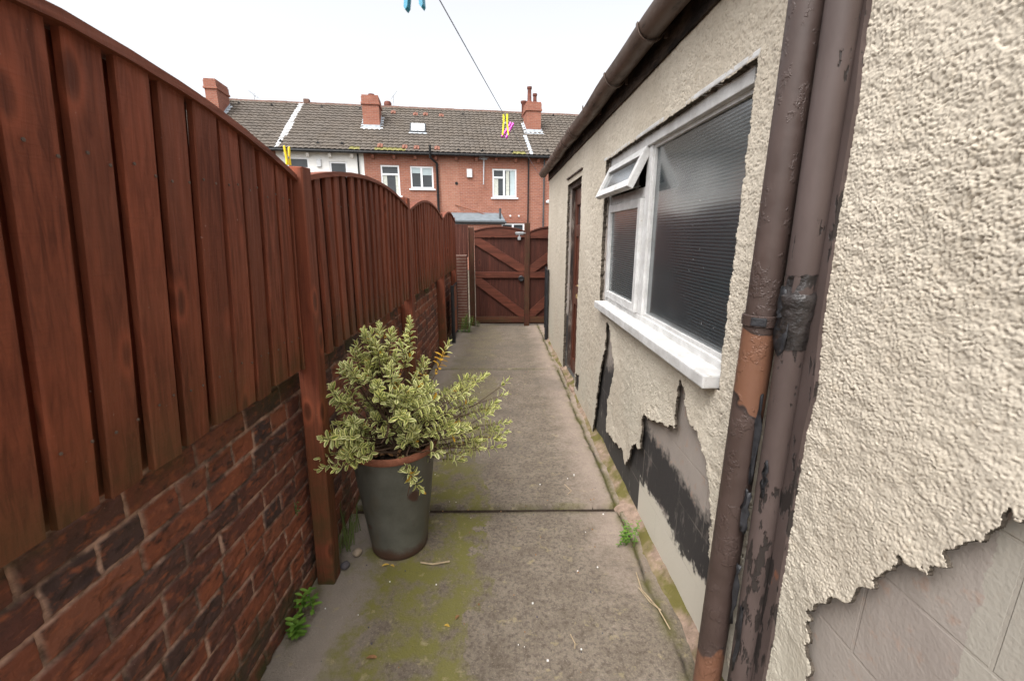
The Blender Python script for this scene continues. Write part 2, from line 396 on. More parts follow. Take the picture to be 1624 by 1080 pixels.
def m_gutter():
    k = Mat('brown_gutter_plastic', .45, .4)
    n = k.noise(5, 5, .6); n2 = k.noise(30, 4, .65, k.co((1, .25, 1)))
    c = k.mix(k.ramp(n, [(.3, 0), (.7, 1)]), (.075, .05, .038), (.115, .078, .06))
    c = k.mix(k.ramp(n2, [(.57, 0), (.7, .8)]), c, (.035, .026, .022))
    k.color(c); k.rough(k.ramp(n2, [(.3, .35), (.7, .65)])); return k.m
MT['gutter'] = m_gutter()
def m_fascia():
    k = Mat('rotten_tarred_fascia', .9, .15)
    n = k.noise(14, 6, .7, k.co((1, .3, 1)))
    k.color(k.mix(k.ramp(n, [(.4, 0), (.7, 1)]), (.012, .009, .008), (.085, .06, .045))); k.bump(n, .02, 1); return k.m
MT['fascia'] = m_fascia()
def m_oldwhite():
    k = Mat('old_white_gloss_paint', .5, .35)
    n = k.noise(12, 5, .65); n2 = k.noise(45, 5, .7)
    c = k.mix(k.ramp(n, [(.35, 0), (.65, 1)]), (.48, .47, .455), (.64, .635, .625))
    c = k.mix(k.ramp(n2, [(.6, 0), (.72, .75)]), c, (.33, .28, .23))
    c = k.mix(k.ramp(n2, [(.72, 0), (.75, .8)]), c, (.1, .085, .07))
    k.color(c); k.bump(n2, .003, .7); return k.m
MT['oldwhite'] = m_oldwhite()
def m_glass(hazy=False):
    k = Mat('hazy_obscure_glass' if hazy else 'reeded_obscure_glass', .12, .6)
    k.b.inputs['IOR'].default_value = 1.65
    n = k.noise(3, 4, .6); w = k.wave(24, 'Z', dist=.25, detail=1)
    c = k.mix(k.ramp(w, [(.0, 0), (.55, .15), (1, 1)]), (.016, .024, .028), (.052, .072, .08))
    c = k.mix(k.ramp(n, [(.45, 0), (.75, .5)]), c, (.05, .062, .066))
    c = k.mix(k.ramp(k.noise(60, 2, .5, k.co((1, 1, .6))), [(.765, 0), (.785, .8)]), c, (.5, .5, .48))
    k.color(c)
    k.rough(k.ramp(k.noise(9, 4, .6), [(.3, .14), (.7, .22)]))
    k.b.inputs['Coat Weight'].default_value = 1; k.b.inputs['Coat Roughness'].default_value = .12; k.b.inputs['Coat IOR'].default_value = 1.5
    b1 = k.bump(w, .0012, .14); k.bump(k.noise(3, 2), .006, .15, prev=b1)
    if hazy:
        k.color(k.mix(k.ramp(w, [(0, 0), (1, 1)]), (.03, .04, .043), (.085, .105, .11))); k.rough(.42); k.b.inputs['Coat Weight'].default_value = .25; k.b.inputs['Coat Roughness'].default_value = .3
    return k.m
MT['glass'] = m_glass(); MT['glass_hazy'] = m_glass(True)
def m_door():
    k = Mat('varnished_mahogany', .3, .45)
    v = k.co((1, 1, .07)); g = k.noise(45, 5, .6, v, .5)
    k.color(k.mix(k.ramp(g, [(.35, 0), (.65, 1)]), (.045, .014, .009), (.13, .042, .024))); k.bump(g, .001, .5); return k.m
MT['door'] = m_door()
def m_peelframe():
    k = Mat('peeling_door_frame', .8, .2)
    n = k.noise(20, 5, .7, k.co((1, 1, .2)))
    k.color(k.ramp(n, [(.35, (.02, .017, .016)), (.52, (.075, .05, .04)), (.6, (.2, .17, .145)), (.66, (.16, .13, .11)), (.7, (.03, .025, .02))])); k.bump(n, .006, 1); return k.m
MT['peel'] = m_peelframe()
MT['black'] = plain('black_painted_iron', (.018, .018, .02), .5, .4, .5, 9, .002, 60)
MT['galv'] = plain('galvanised_steel', (.3, .31, .32), .45, .5, .3, 20)
MT['nail'] = plain('rusted_nail_head', (.12, .08, .06), .6, .4, .4, 60)
MT['brass'] = plain('dull_brass', (.42, .31, .14), .4, .5, .3, 20)
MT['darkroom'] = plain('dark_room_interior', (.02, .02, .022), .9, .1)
MT['tape'] = plain('cracked_black_tape', (.03, .025, .024), .4, .5, .6, 25, .006, 60)
MT['lead'] = plain('dark_flashing_film', (.024, .024, .027), .5, .35, .7, 22, .004, 40)

# ---- house materials
def m_hbrick(name, c1, c2, mo):
    k = Mat(name, .88, .15)
    p = k.xyz(); cw = k.new('ShaderNodeCombineXYZ'); k.L(k.math('ADD', p[0], p[1]), cw.inputs[0]); k.L(p[2], cw.inputs[1])
    br = k.new('ShaderNodeTexBrick'); k.L(cw.outputs[0], br.inputs['Vector'])
    for a, v in (('Scale', 1), ('Mortar Size', .007), ('Mortar Smooth', .2), ('Brick Width', .225), ('Row Height', .075), ('Bias', -.1)): br.inputs[a].default_value = v
    br.inputs['Color1'].default_value = (*c1, 1); br.inputs['Color2'].default_value = (*c2, 1); br.inputs['Mortar'].default_value = (*mo, 1)
    n = k.noise(1.2, 5, .6); c = k.mix(k.ramp(n, [(.45, 0), (.7, .45)]), br.outputs['Color'], tuple(x * .62 for x in c1))
    c = k.mix(k.ramp(k.noise(9, 4, .7), [(.5, 0), (.66, .5)]), c, tuple(min(1, x * 1.35 + .02) for x in c2))
    c = k.mix(k.ramp(k.noise(14, 3, .6, k.co((1, 1, 3), loc=(5, 0, 0))), [(.62, 0), (.7, .6)]), c, (.12, .05, .045))
    k.color(c); k.bump(br.outputs['Fac'], -.004, 1); return k.m
MT['hbrick'] = m_hbrick('red_house_brick', (.33, .132, .085), (.25, .098, .068), (.36, .26, .215))
MT['hbrick2'] = m_hbrick('pale_repair_brick', (.37, .17, .115), (.32, .13, .09), (.35, .26, .21))
MT['cbrick'] = m_hbrick('chimney_brick', (.34, .135, .09), (.26, .1, .07), (.32, .22, .175))
MT['hwhite'] = plain('white_painted_masonry', (.78, .77, .74), .8, .2, .08, 2, .003, 60)
def m_tile():
    k = Mat('concrete_roof_tile', .85, .2)
    a = k.attr(); n = k.noise(.9, 5, .6); n2 = k.noise(12, 4, .65)
    c = k.mix(a[0], (.10, .086, .073), (.128, .11, .094))
    c = k.mix(k.ramp(n, [(.4, 0), (.7, .5)]), c, (.115, .092, .07))
    c = k.mix(k.ramp(n2, [(.62, 0), (.78, .4)]), c, (.2, .18, .15))
    c = k.mix(a[1], c, (.5, .5, .5)); c = k.mix(a[2], c, (.21, .195, .06))
    k.color(c); return k.m
MT['tile'] = m_tile()
MT['redtile'] = plain('red_clay_tile', (.23, .105, .075), .8, .2, .3, 9)
MT['ridge'] = plain('brown_ridge_tile', (.15, .09, .07), .85, .2, .3, 4)
MT['flash'] = plain('pale_lead_flashing', (.48, .52, .56), .6, .3, .25, 6)
MT['upvc'] = plain('white_window_plastic', (.8, .81, .83), .4, .4, .04, 3)
MT['pane'] = plain('house_window_pane', (.045, .05, .055), .08, .5, .3, 1.5)
MT['skypane'] = plain('sky_white_roof_pane', (.7, .72, .72), .12, .5, .08, 2)  # sky reflected in the roof window, put in as white base colour
MT['blind'] = plain('pale_blue_blind', (.45, .53, .55), .7, .2, .1, 4)
MT['curtain'] = plain('pale_curtain', (.55, .56, .5), .85, .1, .2, 12)
MT['hgutter'] = plain('black_gutter', (.012, .012, .013), .5, .3, .3, 5)
MT['greypipe'] = plain('dark_grey_pipe', (.06, .065, .07), .5, .35, .3, 8)
MT['slate'] = plain('blue_grey_roof_sheet', (.16, .19, .21), .55, .35, .25, 5)
MT['pot_clay'] = plain('chimney_pot_clay', (.16, .06, .045), .8, .2, .4, 6)
MT['alarm'] = plain('grey_white_box', (.6, .61, .62), .5, .3, .08, 5)
MT['alum'] = plain('grey_aerial_metal', (.38, .39, .41), .4, .5, .15, 9)

# ---- plant and pot
def m_leaf():
    k = Mat('variegated_leaf', .5, .35)
    a = k.attr()
    g = k.mix(a[1], (.12, .175, .035), (.25, .29, .07)); e = k.mix(a[1], (.70, .67, .22), (.80, .78, .42))
    c = k.mix(k.ramp(a[0], [(.25, 0), (.62, 1)]), g, e)
    c = k.mix(k.ramp(a[2], [(.9, 0), (.93, 1)]), c, (.52, .3, .03))
    c = k.mix(k.ramp(a[2], [(.0, .45), (.3, 0)]), c, (.33, .37, .13))
    k.color(c); k.b.inputs['Transmission Weight'].default_value = 0
    k.b.inputs['Subsurface Weight'].default_value = .0
    # thin leaf: part of the light passes through
    tr = k.new('ShaderNodeBsdfTranslucent'); k.L(c, tr.inputs[0]); mx = k.new('ShaderNodeMixShader'); mx.inputs[0].default_value = .25
    k.L(k.b.outputs[0], mx.inputs[1]); k.L(tr.outputs[0], mx.inputs[2]); k.L(mx.outputs[0], k.n['Material Output'].inputs[0]); return k.m
MT['leaf'] = m_leaf()
MT['twig'] = plain('brown_twig', (.095, .06, .04), .85, .15, .4, 30)
MT['straw'] = plain('dry_stalk', (.4, .31, .2), .85, .15, .3, 30)
def m_green(name, a, b):
    k = Mat(name, .5, .35); at = k.attr(); k.color(k.mix(at[1], a, b)); return k.m
MT['weed'] = m_green('bright_weed_leaf', (.07, .16, .02), (.16, .27, .04))
MT['fern'] = m_green('dull_weed_leaf', (.08, .11, .03), (.15, .19, .06))
def m_potmetal():
    k = Mat('rusting_grey_metal', .5, .4)
    z = k.xyz()[2]; n = k.noise(9, 5, .65); n2 = k.noise(40, 5, .7)
    c = k.mix(k.ramp(n, [(.3, 0), (.7, 1)]), (.066, .066, .054), (.115, .112, .094))
    c = k.mix(k.ramp(k.noise(5, 4, .6, k.co((1, 1, .6), loc=(1, 5, 2))), [(.52, 0), (.72, .7)]), c, (.075, .055, .03))
    rb = k.ramp(k.math('ADD', z, k.math('MULTIPLY', n, .14)), [(.105, 1), (.15, 0)])
    c = k.mix(k.math('MULTIPLY', rb, .9), c, (.06, .028, .018))
    sp = k.ramp(k.noise(6.5, 2, .4, k.co(loc=(9, 3, 1))), [(.7, 0), (.74, .85)])
    c = k.mix(sp, c, (.06, .022, .014)); c = k.mix(k.ramp(n2, [(.66, 0), (.72, .5)]), c, (.11, .06, .03))
    k.color(c); k.rough(k.ramp(n, [(.3, .38), (.7, .62)])); k.bump(n2, .0015, .6); return k.m
MT['potmetal'] = m_potmetal()
MT['rust'] = plain('rusty_rim', (.22, .085, .05), .85, .2, .35, 25, .002, 90)
MT['soil'] = plain('dark_potting_soil', (.05, .036, .027), .95, .1, .5, 40, .02, 60)
MT['earth'] = plain('bare_earth', (.12, .1, .075), .95, .1, .4, 3, .03, 20)
MT['deadleaf'] = plain('dead_leaf', (.25, .13, .06), .8, .2, .5, 40)
MT['yleaf'] = plain('yellow_leaf', (.5, .33, .06), .7, .2, .3, 40)
MT['stone'] = plain('tan_pebble', (.33, .26, .19), .7, .25, .3, 20)
MT['stone2'] = plain('grey_pebble', (.09, .08, .085), .7, .25, .3, 20)
MT['white_grit'] = plain('white_grit', (.75, .74, .72), .8, .2, .1, 30)
def plast(n, c): return plain(n, c, .35, .45, .08, 30)
MT['py'] = plast('yellow_plastic', (.72, .66, .02)); MT['pp'] = plast('pink_plastic', (.72, .05, .5)); MT['pb'] = plast('blue_plastic', (.03, .24, .36)); MT['pyo'] = plast('amber_yellow_plastic', (.75, .55, .02))
MT['line'] = plain('blue_grey_line', (.26, .30, .42), .6, .3, .1, 30)

# ------------------------------------------------------------------ world, light, camera
W = bpy.data.worlds.new('World'); SC.world = W; W.use_nodes = True
nt = W.node_tree; bg = nt.nodes['Background']
SUN_EL, SUN_AZ = R(58), R(-150)       # azimuth measured from +Y, clockwise seen from above
sky = nt.nodes.new('ShaderNodeTexSky'); sky.sky_type = 'NISHITA'; sky.sun_disc = False
sky.sun_elevation = SUN_EL; sky.sun_rotation = SUN_AZ; sky.air_density = 1.0; sky.dust_density = 6; sky.ozone_density = 1
hs = nt.nodes.new('ShaderNodeHueSaturation'); hs.inputs['Saturation'].default_value = .16; hs.inputs['Value'].default_value = 1
nt.links.new(sky.outputs[0], hs.inputs['Color']); nt.links.new(hs.outputs[0], bg.inputs[0]); bg.inputs[1].default_value = .15
sl = bpy.data.lights.new('sun', 'SUN'); sl.energy = .6; sl.angle = R(50); sl.color = (1, .97, .92)
so = bpy.data.objects.new('sun', sl); COL.objects.link(so)
dv = Vector((math.sin(SUN_AZ) * math.cos(SUN_EL), math.cos(SUN_AZ) * math.cos(SUN_EL), math.sin(SUN_EL)))
so.rotation_euler = dv.to_track_quat('Z', 'Y').to_euler(); so.location = (0, 0, 12)

cam = bpy.data.cameras.new('camera'); co = bpy.data.objects.new('camera', cam); COL.objects.link(co); SC.camera = co
cam.sensor_width = 23.5; cam.lens = 690 / 1624 * 23.5; cam.clip_start = .05; cam.clip_end = 500
co.location = (0, 0, 1.55); co.rotation_euler = (R(90) - math.atan(168 / 690), 0, -math.atan(9 / 710))
cam.dof.use_dof = True; cam.dof.focus_distance = 2.2; cam.dof.aperture_fstop = 5.0
SC.view_settings.view_transform = 'Standard'; SC.view_settings.look = 'None'; SC.view_settings.gamma = 1
SC.view_settings.exposure = 1.3
SC.cycles.max_bounces = 8; SC.cycles.diffuse_bounces = 4; SC.cycles.use_denoising = True

# ------------------------------------------------------------------ setting
g = MB(); g.add([(-120, -60, -.06), (120, -60, -.06), (120, 160, -.06), (-120, 160, -.06)], [(0, 1, 2, 3)])
tag(g.build('ground', MT['earth']), kind='structure')
g = MB(); g.box(-.9, .8, -1.2, 7.6, -.058, -.025); tag(g.build('soil_bed', MT['soil']), kind='structure')

def slab(y0, y1, dz=0):
    us = np.linspace(-.9, .80, 240); n = max(8, int((y1 - y0) / .02)); vs = np.linspace(y0, y1, n)
    X, Y = np.meshgrid(us, vs, indexing='ij')
    Z = dz + (fbm(X * 4, Y * 4, 3) - .5) * .012 + (fbm(X * 40, Y * 40, 9, 3) - .5) * .003
    ed = np.minimum(Y - y0, y1 - Y); jag = (fbm(X * 25, Y * 3, int(y0 * 10) + 40) - .5) * .02
    Z = Z - .05 * (ed < .006 + jag) - .004 * np.exp(-np.clip(ed, 0, 1) / .012)
    fx = .676 - .0172 * Y + (fbm(Y * 3, Y * 0, 41) - .5) * .03 + (fbm(Y * 30, Y * 0, 43) - .5) * .012
    g1 = np.exp(-((X - fx) / .0075) ** 2) * np.clip(fbm(Y * 5, Y * 0 + 2, 45) * 3 - .6, 0, 1)
    Z = Z - .016 * g1
    ex = np.clip(1 - np.abs(X + .86) / .05, 0, 1)
    jm = np.exp(-(ed / .012) ** 2) * np.clip(fbm(X * 20, Y * 20, 47) * 2.4 - .5, 0, 1)
    ms = np.clip(np.exp(-((X - fx) / .035) ** 2) + ex + .8 * np.exp(-(ed / .03) ** 2), 0, 1)
    return np.stack([X, Y, Z], -1), np.stack([np.clip(g1 * 1.2 + jm * .9, 0, 1), ms, ms * 0], -1)
pm = [slab(-1.2, 2.218), slab(2.244, 4.925, .004), slab(4.943, 7.62)]
P0 = None
pathroot = empty('path'); tag(pathroot, kind='structure')
for P, A in pm:
    o = grid_mesh('slab', P, np.ones((P.shape[0] - 1, P.shape[1] - 1), bool), MT['path'], pathroot, att=A)
    o['kind'] = 'structure'

# ------------------------------------------------------------------ garden wall (brick) on the left
def brick_patch(y0, y1, z0, z1, res):
    ny = int((y1 - y0) / res) + 1; nz = int((z1 - z0) / res) + 1
    Y, Z = np.meshgrid(np.linspace(y0, y1, ny), np.linspace(z0, z1, nz), indexing='ij')
    Zw = Z + (fbm(Y * 1.5, Z * .5, 21) - .5) * .012 + (fbm(Y * 8, Z * 8, 22) - .5) * .003
    CH = .082; row = np.floor(Zw / CH); hd = (row % 4) == 2
    L = np.where(hd, .118, .236); off = _h(row, row * 0, 31) * .05 + np.where(row % 2 == 0, .118, 0)
    Yw = Y + off + (fbm(Y * 8, Z * 8, 25) - .5) * .004
    ci = np.floor(Yw / L); a = (Yw - ci * L); b = Zw - row * CH
    r1 = _h(ci, row, 1); r2 = _h(ci, row, 2); r3 = _h(ci, row, 3)
    jw = .0024 + .0028 * r2 * vnoise(Y * 5, Z * 5, 33)
    d = np.minimum(np.minimum(a, L - a), np.minimum(b, CH - b)) - jw + (fbm(Y * 60, Z * 60, 27, 3) - .5) * .004
    t = np.clip(d / .0055, 0, 1); t = t * t * (3 - 2 * t)
    mort = (1 - np.clip((d - .0005) / .004, 0, 1))
    h = t * (.0065 + .004 * r3) + (fbm(Y * 18, Z * 18, 28) - .5) * .004 * t + (fbm(Y * 70, Z * 70, 29, 3) - .5) * .003
    h = h - .006 * t * np.clip((fbm(Y * 12, Z * 20, 30) - .6) * 8, 0, 1)
    h = h + (1 - t) * np.clip((fbm(Y * 6, Z * 6, 35) - .5) * 12, 0, 1) * .004
    P = np.stack([-.892 + h, Y, Z], -1)
    return P, np.stack([mort, r1, r2], -1)
bw = empty('garden_wall', (-.97, 3.2, 0)); tag(bw, 'low weathered red brick wall under the brown timber fence, left of the path', 'wall')
core = MB(); core.box(-.095, .072, -3.7, 3.87, -.05, 1.03)
for (a, b, res) in ((-.5, 0, .01), (0, 1.72, .003), (1.72, 3.7, .006), (3.7, 7.07, .01)):
    P, A = brick_patch(a, b, -.03, 1.035, res)
    P = P - np.array([-.97, 3.2, 0])
    o = grid_mesh('brickwork', P, np.ones((P.shape[0] - 1, P.shape[1] - 1), bool), MT['brick'], bw, att=A, flip=False)
    o.data.flip_normals() if False else None
core.build('core', MT['mortar'], bw)

# ------------------------------------------------------------------ fence
def arch(y, y0, y1, lo, hi):
    m = (y0 + y1) / 2; h = (y1 - y0) / 2
    return lo + (hi - lo) * (1 - ((y - m) / h) ** 2)
def fence_panel(y0, y1, lo, hi, first, pitch, label, lean=None, zb=1.035, face=.056, x=-.797, over=.028):
    root = empty('slatted_fence', (x - .03, (y0 + y1) / 2, zb)); O = Vector(root.location)
    tag(root, label, 'fence', 'bow topped panels of the left fence')
    lean = lean or (lambda y: .0)
    def sh(v): return Vector((v[0] + lean(v[1]) * (v[2] - zb) / .75, v[1], v[2])) - O
    s = MB(); b = MB(); k = first
    def board(mb, ya, yb, xf, th, att, drop, zt=0):
        ya = max(ya, y0 + .004); yb = min(yb, y1 - .004)
        if yb - ya < .012: return
        n = 7; vs = []; bow = random.uniform(-.004, .004); dy = random.uniform(-.004, .004); cup = random.uniform(-.003, .003)
        for i in range(n):
            f = i / (n - 1)
            for yy, e in ((ya, 0), (yb, 1)):
                top = arch(yy, y0, y1, lo, hi) - .012 + zt
                z = zb + drop + (top - zb - drop) * f; y2 = yy + dy * f; q = xf + bow * math.sin(f * 3.14) + cup * e
                c = .003
                vs += [sh((q - c, y2 + (0 if not e else 0), z)), sh((q, y2 + (c if not e else -c), z)), sh((q - th, y2, z))]
        fs = []
        for i in range(n - 1):
            o = i * 6; p = o + 6
            ring = [0, 1, 4, 3, 5, 2]
            for j in range(6): fs.append((o + ring[j], o + ring[(j + 1) % 6], p + ring[(j + 1) % 6], p + ring[j]))
        ring = [0, 1, 4, 3, 5, 2]
        fs.append(tuple(ring)); fs.append(tuple((n - 1) * 6 + r for r in reversed(ring)))
        b0 = len(mb.v); mb.add(vs, fs, 0, att)
        for i in range(n):                                    # algae weight near the foot of the board
            for j in range(6):
                mb.a[b0 + i * 6 + j] = (att[0], att[1], max(0, .55 - i * .35))
    nl = MB()
    while k < y1:
        for zz in (zb + .14, lo - .08):
            for fy in (.2, .8):
                yy = k + face * fy + random.uniform(-.006, .006)
                if y0 + .02 < yy < y1 - .02:
                    p = sh((x + .0045, yy, zz + random.uniform(-.012, .012))); nl.lathe([(.0032, -.001), (.0032, .0006), (0, .0012)], (0, 0, 0), 8)
                    for i in range(len(nl.v) - 24, len(nl.v)): q = nl.v[i]; nl.v[i] = (p.x + q[2], p.y + q[0], p.z + q[1])
        at = (random.random(), random.random() ** 2, 0)
        board(s, k, k + face + random.uniform(-.005, .007), x + random.uniform(-.003, .004), .0165, at, random.uniform(-.008, .008))
        at = (random.random(), random.random() * .4 + .5, 0)  # rear slats toned darker to deepen the shade of the recess
        g0 = k + face; w = pitch - face
        board(b, g0 - over, g0 + w + over + random.uniform(-.005, .003), x - .031, .012, at, random.uniform(-.01, .004), -.004)
        k += pitch
    n0 = len(s.v); s.v += nl.v; s.a += [(0, 0, 0)] * len(nl.v); s.f += [tuple(i + n0 for i in f) for f in nl.f]; s.mi += [1] * len(nl.f)
    s.build('front_slats', [MT['fence'], MT['nail']], root); b.build('rear_slats', MT['fence'], root)
    c = MB(); N = 28; vs = []
    for i in range(N):
        y = y0 + (y1 - y0) * i / (N - 1); z = arch(y, y0, y1, lo, hi) + random.uniform(-.0012, .0012)
        for dx, dz in ((-.052, -.012), (-.052, .004), (.012, .004), (.014, -.016)): vs.append(sh((x + dx, y, z + dz)))
    fs = [(i * 4 + j, i * 4 + (j + 1) % 4, i * 4 + 4 + (j + 1) % 4, i * 4 + 4 + j) for i in range(N - 1) for j in range(4)] + [(0, 1, 2, 3), tuple(4 * N - 4 + j for j in (3, 2, 1, 0))]
    c.add(vs, fs, 0, (.3, .35, 0)).build('capping', MT['rail'], root)
    for zz in (zb + .12, lo - .10):
        r = MB()
        vs = [sh((x + a, yy, zz + bz)) for yy in (y0 + .004, y1 - .004) for a, bz in ((-.056, 0), (-.056, .04), (-.084, .04), (-.084, 0))]
        r.add(vs, [(0, 1, 2, 3), (7, 6, 5, 4)] + [(j, (j + 1) % 4, 4 + (j + 1) % 4, 4 + j) for j in range(4)], 0, (.6, .5, 0))
        r.build('rail', MT['rail'], root)
    return root
fence_panel(-.17, 1.672, 1.755, 1.885, -.068 - .107, .1075, 'nearest bow topped panel of brown slats with knotty boards, largest of the fence', lambda y: max(.03, .088 - .06 * max(0, y - .75)), face=.0835, over=.030)
fence_panel(1.775, 3.60, 1.762, 1.862, 1.79, .1075, 'bow topped panel of brown slats behind the potted shrub', lambda y: .012)
fence_panel(3.705, 5.53, 1.745, 1.872, 3.71, .1085, 'third bow topped slatted panel counting from the camera, past the potted shrub', lambda y: .004)
fence_panel(5.635, 6.95, 1.745, 1.85, 5.64, .1085, 'furthest and shortest bow topped slatted panel beside the gate')

def post(y, top, lean, label, w=.098, x=-.84):
    root = empty('fence_post', (x, y, -.02)); tag(root, label, 'fence post', 'brown posts of the left fence')
    root.rotation_euler = (0, lean, 0)
    b = MB(); rr = random.random()
    n = 14; vs = []; fs = []
    h = w / 2; pr = [(-h, -h + .005), (-h + .005, -h), (h - .005, -h), (h, -h + .005), (h, h - .005), (h - .005, h), (-h + .005, h), (-h, h - .005)]
    for i in range(n):
        z = (top + .02) * i / (n - 1)
        for (a, c) in pr: vs.append((a, c, z + (random.uniform(-.004, .004) if i == n - 1 else 0)))
    fs = [(i * 8 + j, i * 8 + (j + 1) % 8, i * 8 + 8 + (j + 1) % 8, i * 8 + 8 + j) for i in range(n - 1) for j in range(8)] + [tuple(range(7, -1, -1)), tuple((n - 1) * 8 + j for j in range(8))]
    b.add(vs, fs, 0, (rr, .7, 0))
    for i in range(n):
        for j in range(8): b.a[i * 8 + j] = (rr, .7, max(0, .95 - i * .14))
    b.build('post', MT['fence'], root)
    return root
post(1.715, 1.79, R(1.7), 'thick brown timber post between the nearest fence panel and the potted shrub', .078, -.828)
post(3.653, 1.835, R(.3), 'brown timber post behind the potted shrub, second from the camera')
post(5.583, 1.80, 0, 'brown timber post third from the camera, standing clear against the brick wall')
post(7.0, 1.80, 0, 'slim far brown timber post next to the black iron frame', .085)

# brick pier and short boards closing the corner to the gate
pr = empty('brick_pier', (-.74, 7.28, 0)); tag(pr, 'narrow mortar smeared brick pier between the last fence post and the gate', 'pier')
def m_pier():
    k = Mat('mortar_smeared_brick', .9, .15); z = k.xyz()[2]
    b = k.wave(6.6, 'Z', dist=1.2); n = k.noise(20, 4, .6)
    k.color(k.mix(k.math('MULTIPLY', k.ramp(k.math('ADD', k.math('MULTIPLY', b, .35), k.noise(8, 5, .7)), [(.62, 0), (.8, 1)]), .45), (.13, .05, .036), (.3, .25, .21))); k.bump(n, .01, 1); return k.m
MT['pier'] = m_pier()
b = MB(); b.bbox(-.1, .09, -.12, .12, -.02, 1.22, .008); b.build('pier', MT['pier'], pr)
cb = empty('corner_boards', (-.72, 7.42, 1.18)); tag(cb, 'short flat brown boards filling the corner left of the gate', 'fence boards')
b = MB()
for i in range(3): b.bbox(-.13 + i * .072, -.062 + i * .072, -.012, .012, 0, .52 + random.uniform(-.01, .01), .003, att=(random.random(), random.random() * .5, 0))
b.build('boards', MT['gate'], cb)

# ------------------------------------------------------------------ gate
def gate(x0, x1, ztop0, ztopm, label, flip=False, latch=False, y=7.5, zb=.03):
    root = empty('garden_gate', (x0, y, zb)); tag(root, label, 'gate')
    Wd = x1 - x0; b = MB(); n = 10
    def top(u): return ztop0 - zb + (ztopm - ztop0) * (1 - ((u - Wd / 2) / (Wd / 2)) ** 2)
    for i in range(int(Wd / .098)):
        a = i * Wd / int(Wd / .098); c = a + Wd / int(Wd / .098) + (.012 if i < int(Wd / .098) - 1 else 0); o_ = .003 * (i % 2)
        b.prism([(a, .0), (c, .0), (c, top(c) - .01), ((a + c) / 2, top((a + c) / 2) - .01), (a, top(a) - .01)], 'y', o_, .016 + o_ * 1.3, att=(random.random(), random.random(), 0))
    b.build('boards', MT['gate'], root)
    f = MB(); zt = ztop0 - zb
    poly = [(0.0, zt - .115), (Wd, zt - .115)] + [(Wd * (1 - i / 12), top(Wd * (1 - i / 12)) - .035) for i in range(13)]
    f.prism(poly, 'y', -.034, -.002, att=(.1, .2, 0)); f.build('top_rail', MT['gatex'], root)
    f = MB(); f.bbox(0, Wd, -.034, -.002, .80, .90, .004, att=(.4, .1, 0)); f.build('middle_rail', MT['gatex'], root)
    f = MB(); f.bbox(0, Wd, -.034, -.002, .03, .13, .004, att=(.7, .9, .4)); f.build('bottom_rail', MT['gatex'], root)
    for (u0, z0, u1, z1) in ((0, zt - .125, Wd, .905), (0, .795, Wd, .135)):
        if flip: u0, u1 = Wd - u0, Wd - u1
        d = Vector((u1 - u0, 0, z1 - z0)); p = Vector((-d.z, 0, d.x)).normalized() * .045
        A, B = Vector((u0, 0, z0)), Vector((u1, 0, z1)); e = d.normalized()
        f = MB(); sg = 1 if d.x > 0 else -1
        w = .105
        f.prism([(u0, z0), (u0 + sg * w, z0), (u1, z1 + (.0)), (u1, z1), (u1 - sg * w, z1)] if False else [(u0, z0), (u0 + sg * w, z0), (u1, z1 + w * .95), (u1, z1), (u1 - sg * w * .9, z1), (u0, z0 - w * .95)], 'y', -.031, -.003, att=(random.random(), .1, 0))
        f.build('brace', MT['gatex'], root)
    cp = MB(); vs = []
    for i in range(13):
        u = Wd * i / 12
        for dy, dz in ((-.045, -.012), (-.045, .01), (.03, .01), (.03, -.012)): vs.append((u, dy, top(u) + dz - .012))
    cp.add(vs, [(i * 4 + j, i * 4 + (j + 1) % 4, i * 4 + 4 + (j + 1) % 4, i * 4 + 4 + j) for i in range(12) for j in range(4)] + [(0, 1, 2, 3), (51, 50, 49, 48)], 0, (.2, .8, 0))
    cp.build('capping', MT['gatex'], root)
    if latch:
        h = MB(); h.tube([(Wd - .16, -.045, zt - .045), (Wd + .02, -.045, zt - .045)], .007, 8)
        h.box(Wd - .15, Wd - .02, -.041, -.036, zt - .07, zt - .02)
        h.tube([(Wd - .09, -.05, zt - .06), (Wd - .09, -.06, zt - .11)], .006, 8); h.bbox(Wd - .115, Wd - .065, -.07, -.045, zt - .155, zt - .10, .006)
        h.build('bolt', MT['galv'], root)
        k = MB(); k.lathe([(.0, 0), (.048, 0), (.05, .012), (.036, .02), (.03, .018), (.026, .01), (0, .01)], (0, 0, 0), 20)
        ob = k.build('ring_handle', MT['black'], root, True); ob.rotation_euler = (R(90), 0, 0); ob.location = (Wd - .055, -.035, .79)
    return root
gate(-.535, .305, 1.615, 1.685, 'brown timber gate with diagonal braces, galvanised bolt and black ring handle', latch=True)
gate(.395, 1.10, 1.605, 1.685, 'second brown timber gate leaf half hidden by the cream building, right of the bolt', flip=True)
for x, t, lb in ((-.59, 1.665, 'brown gate post on the hinge side, left edge of the bolted gate'), (.35, 1.735, 'tall brown gate post between the two gate leaves')):
    r = empty('gate_post', (x, 7.5, -.02)); tag(r, lb, 'gate post')
    b = MB(); b.bbox(-.045, .045, -.05, .05, 0, t + .02, .006, att=(random.random(), .2, .3)); b.build('post', MT['gate'], r)
gl = MB()
for (a, c) in ((-.675, -.64), (.312, .33)): gl.box(a, c, 7.52, 7.55, 0, .85)

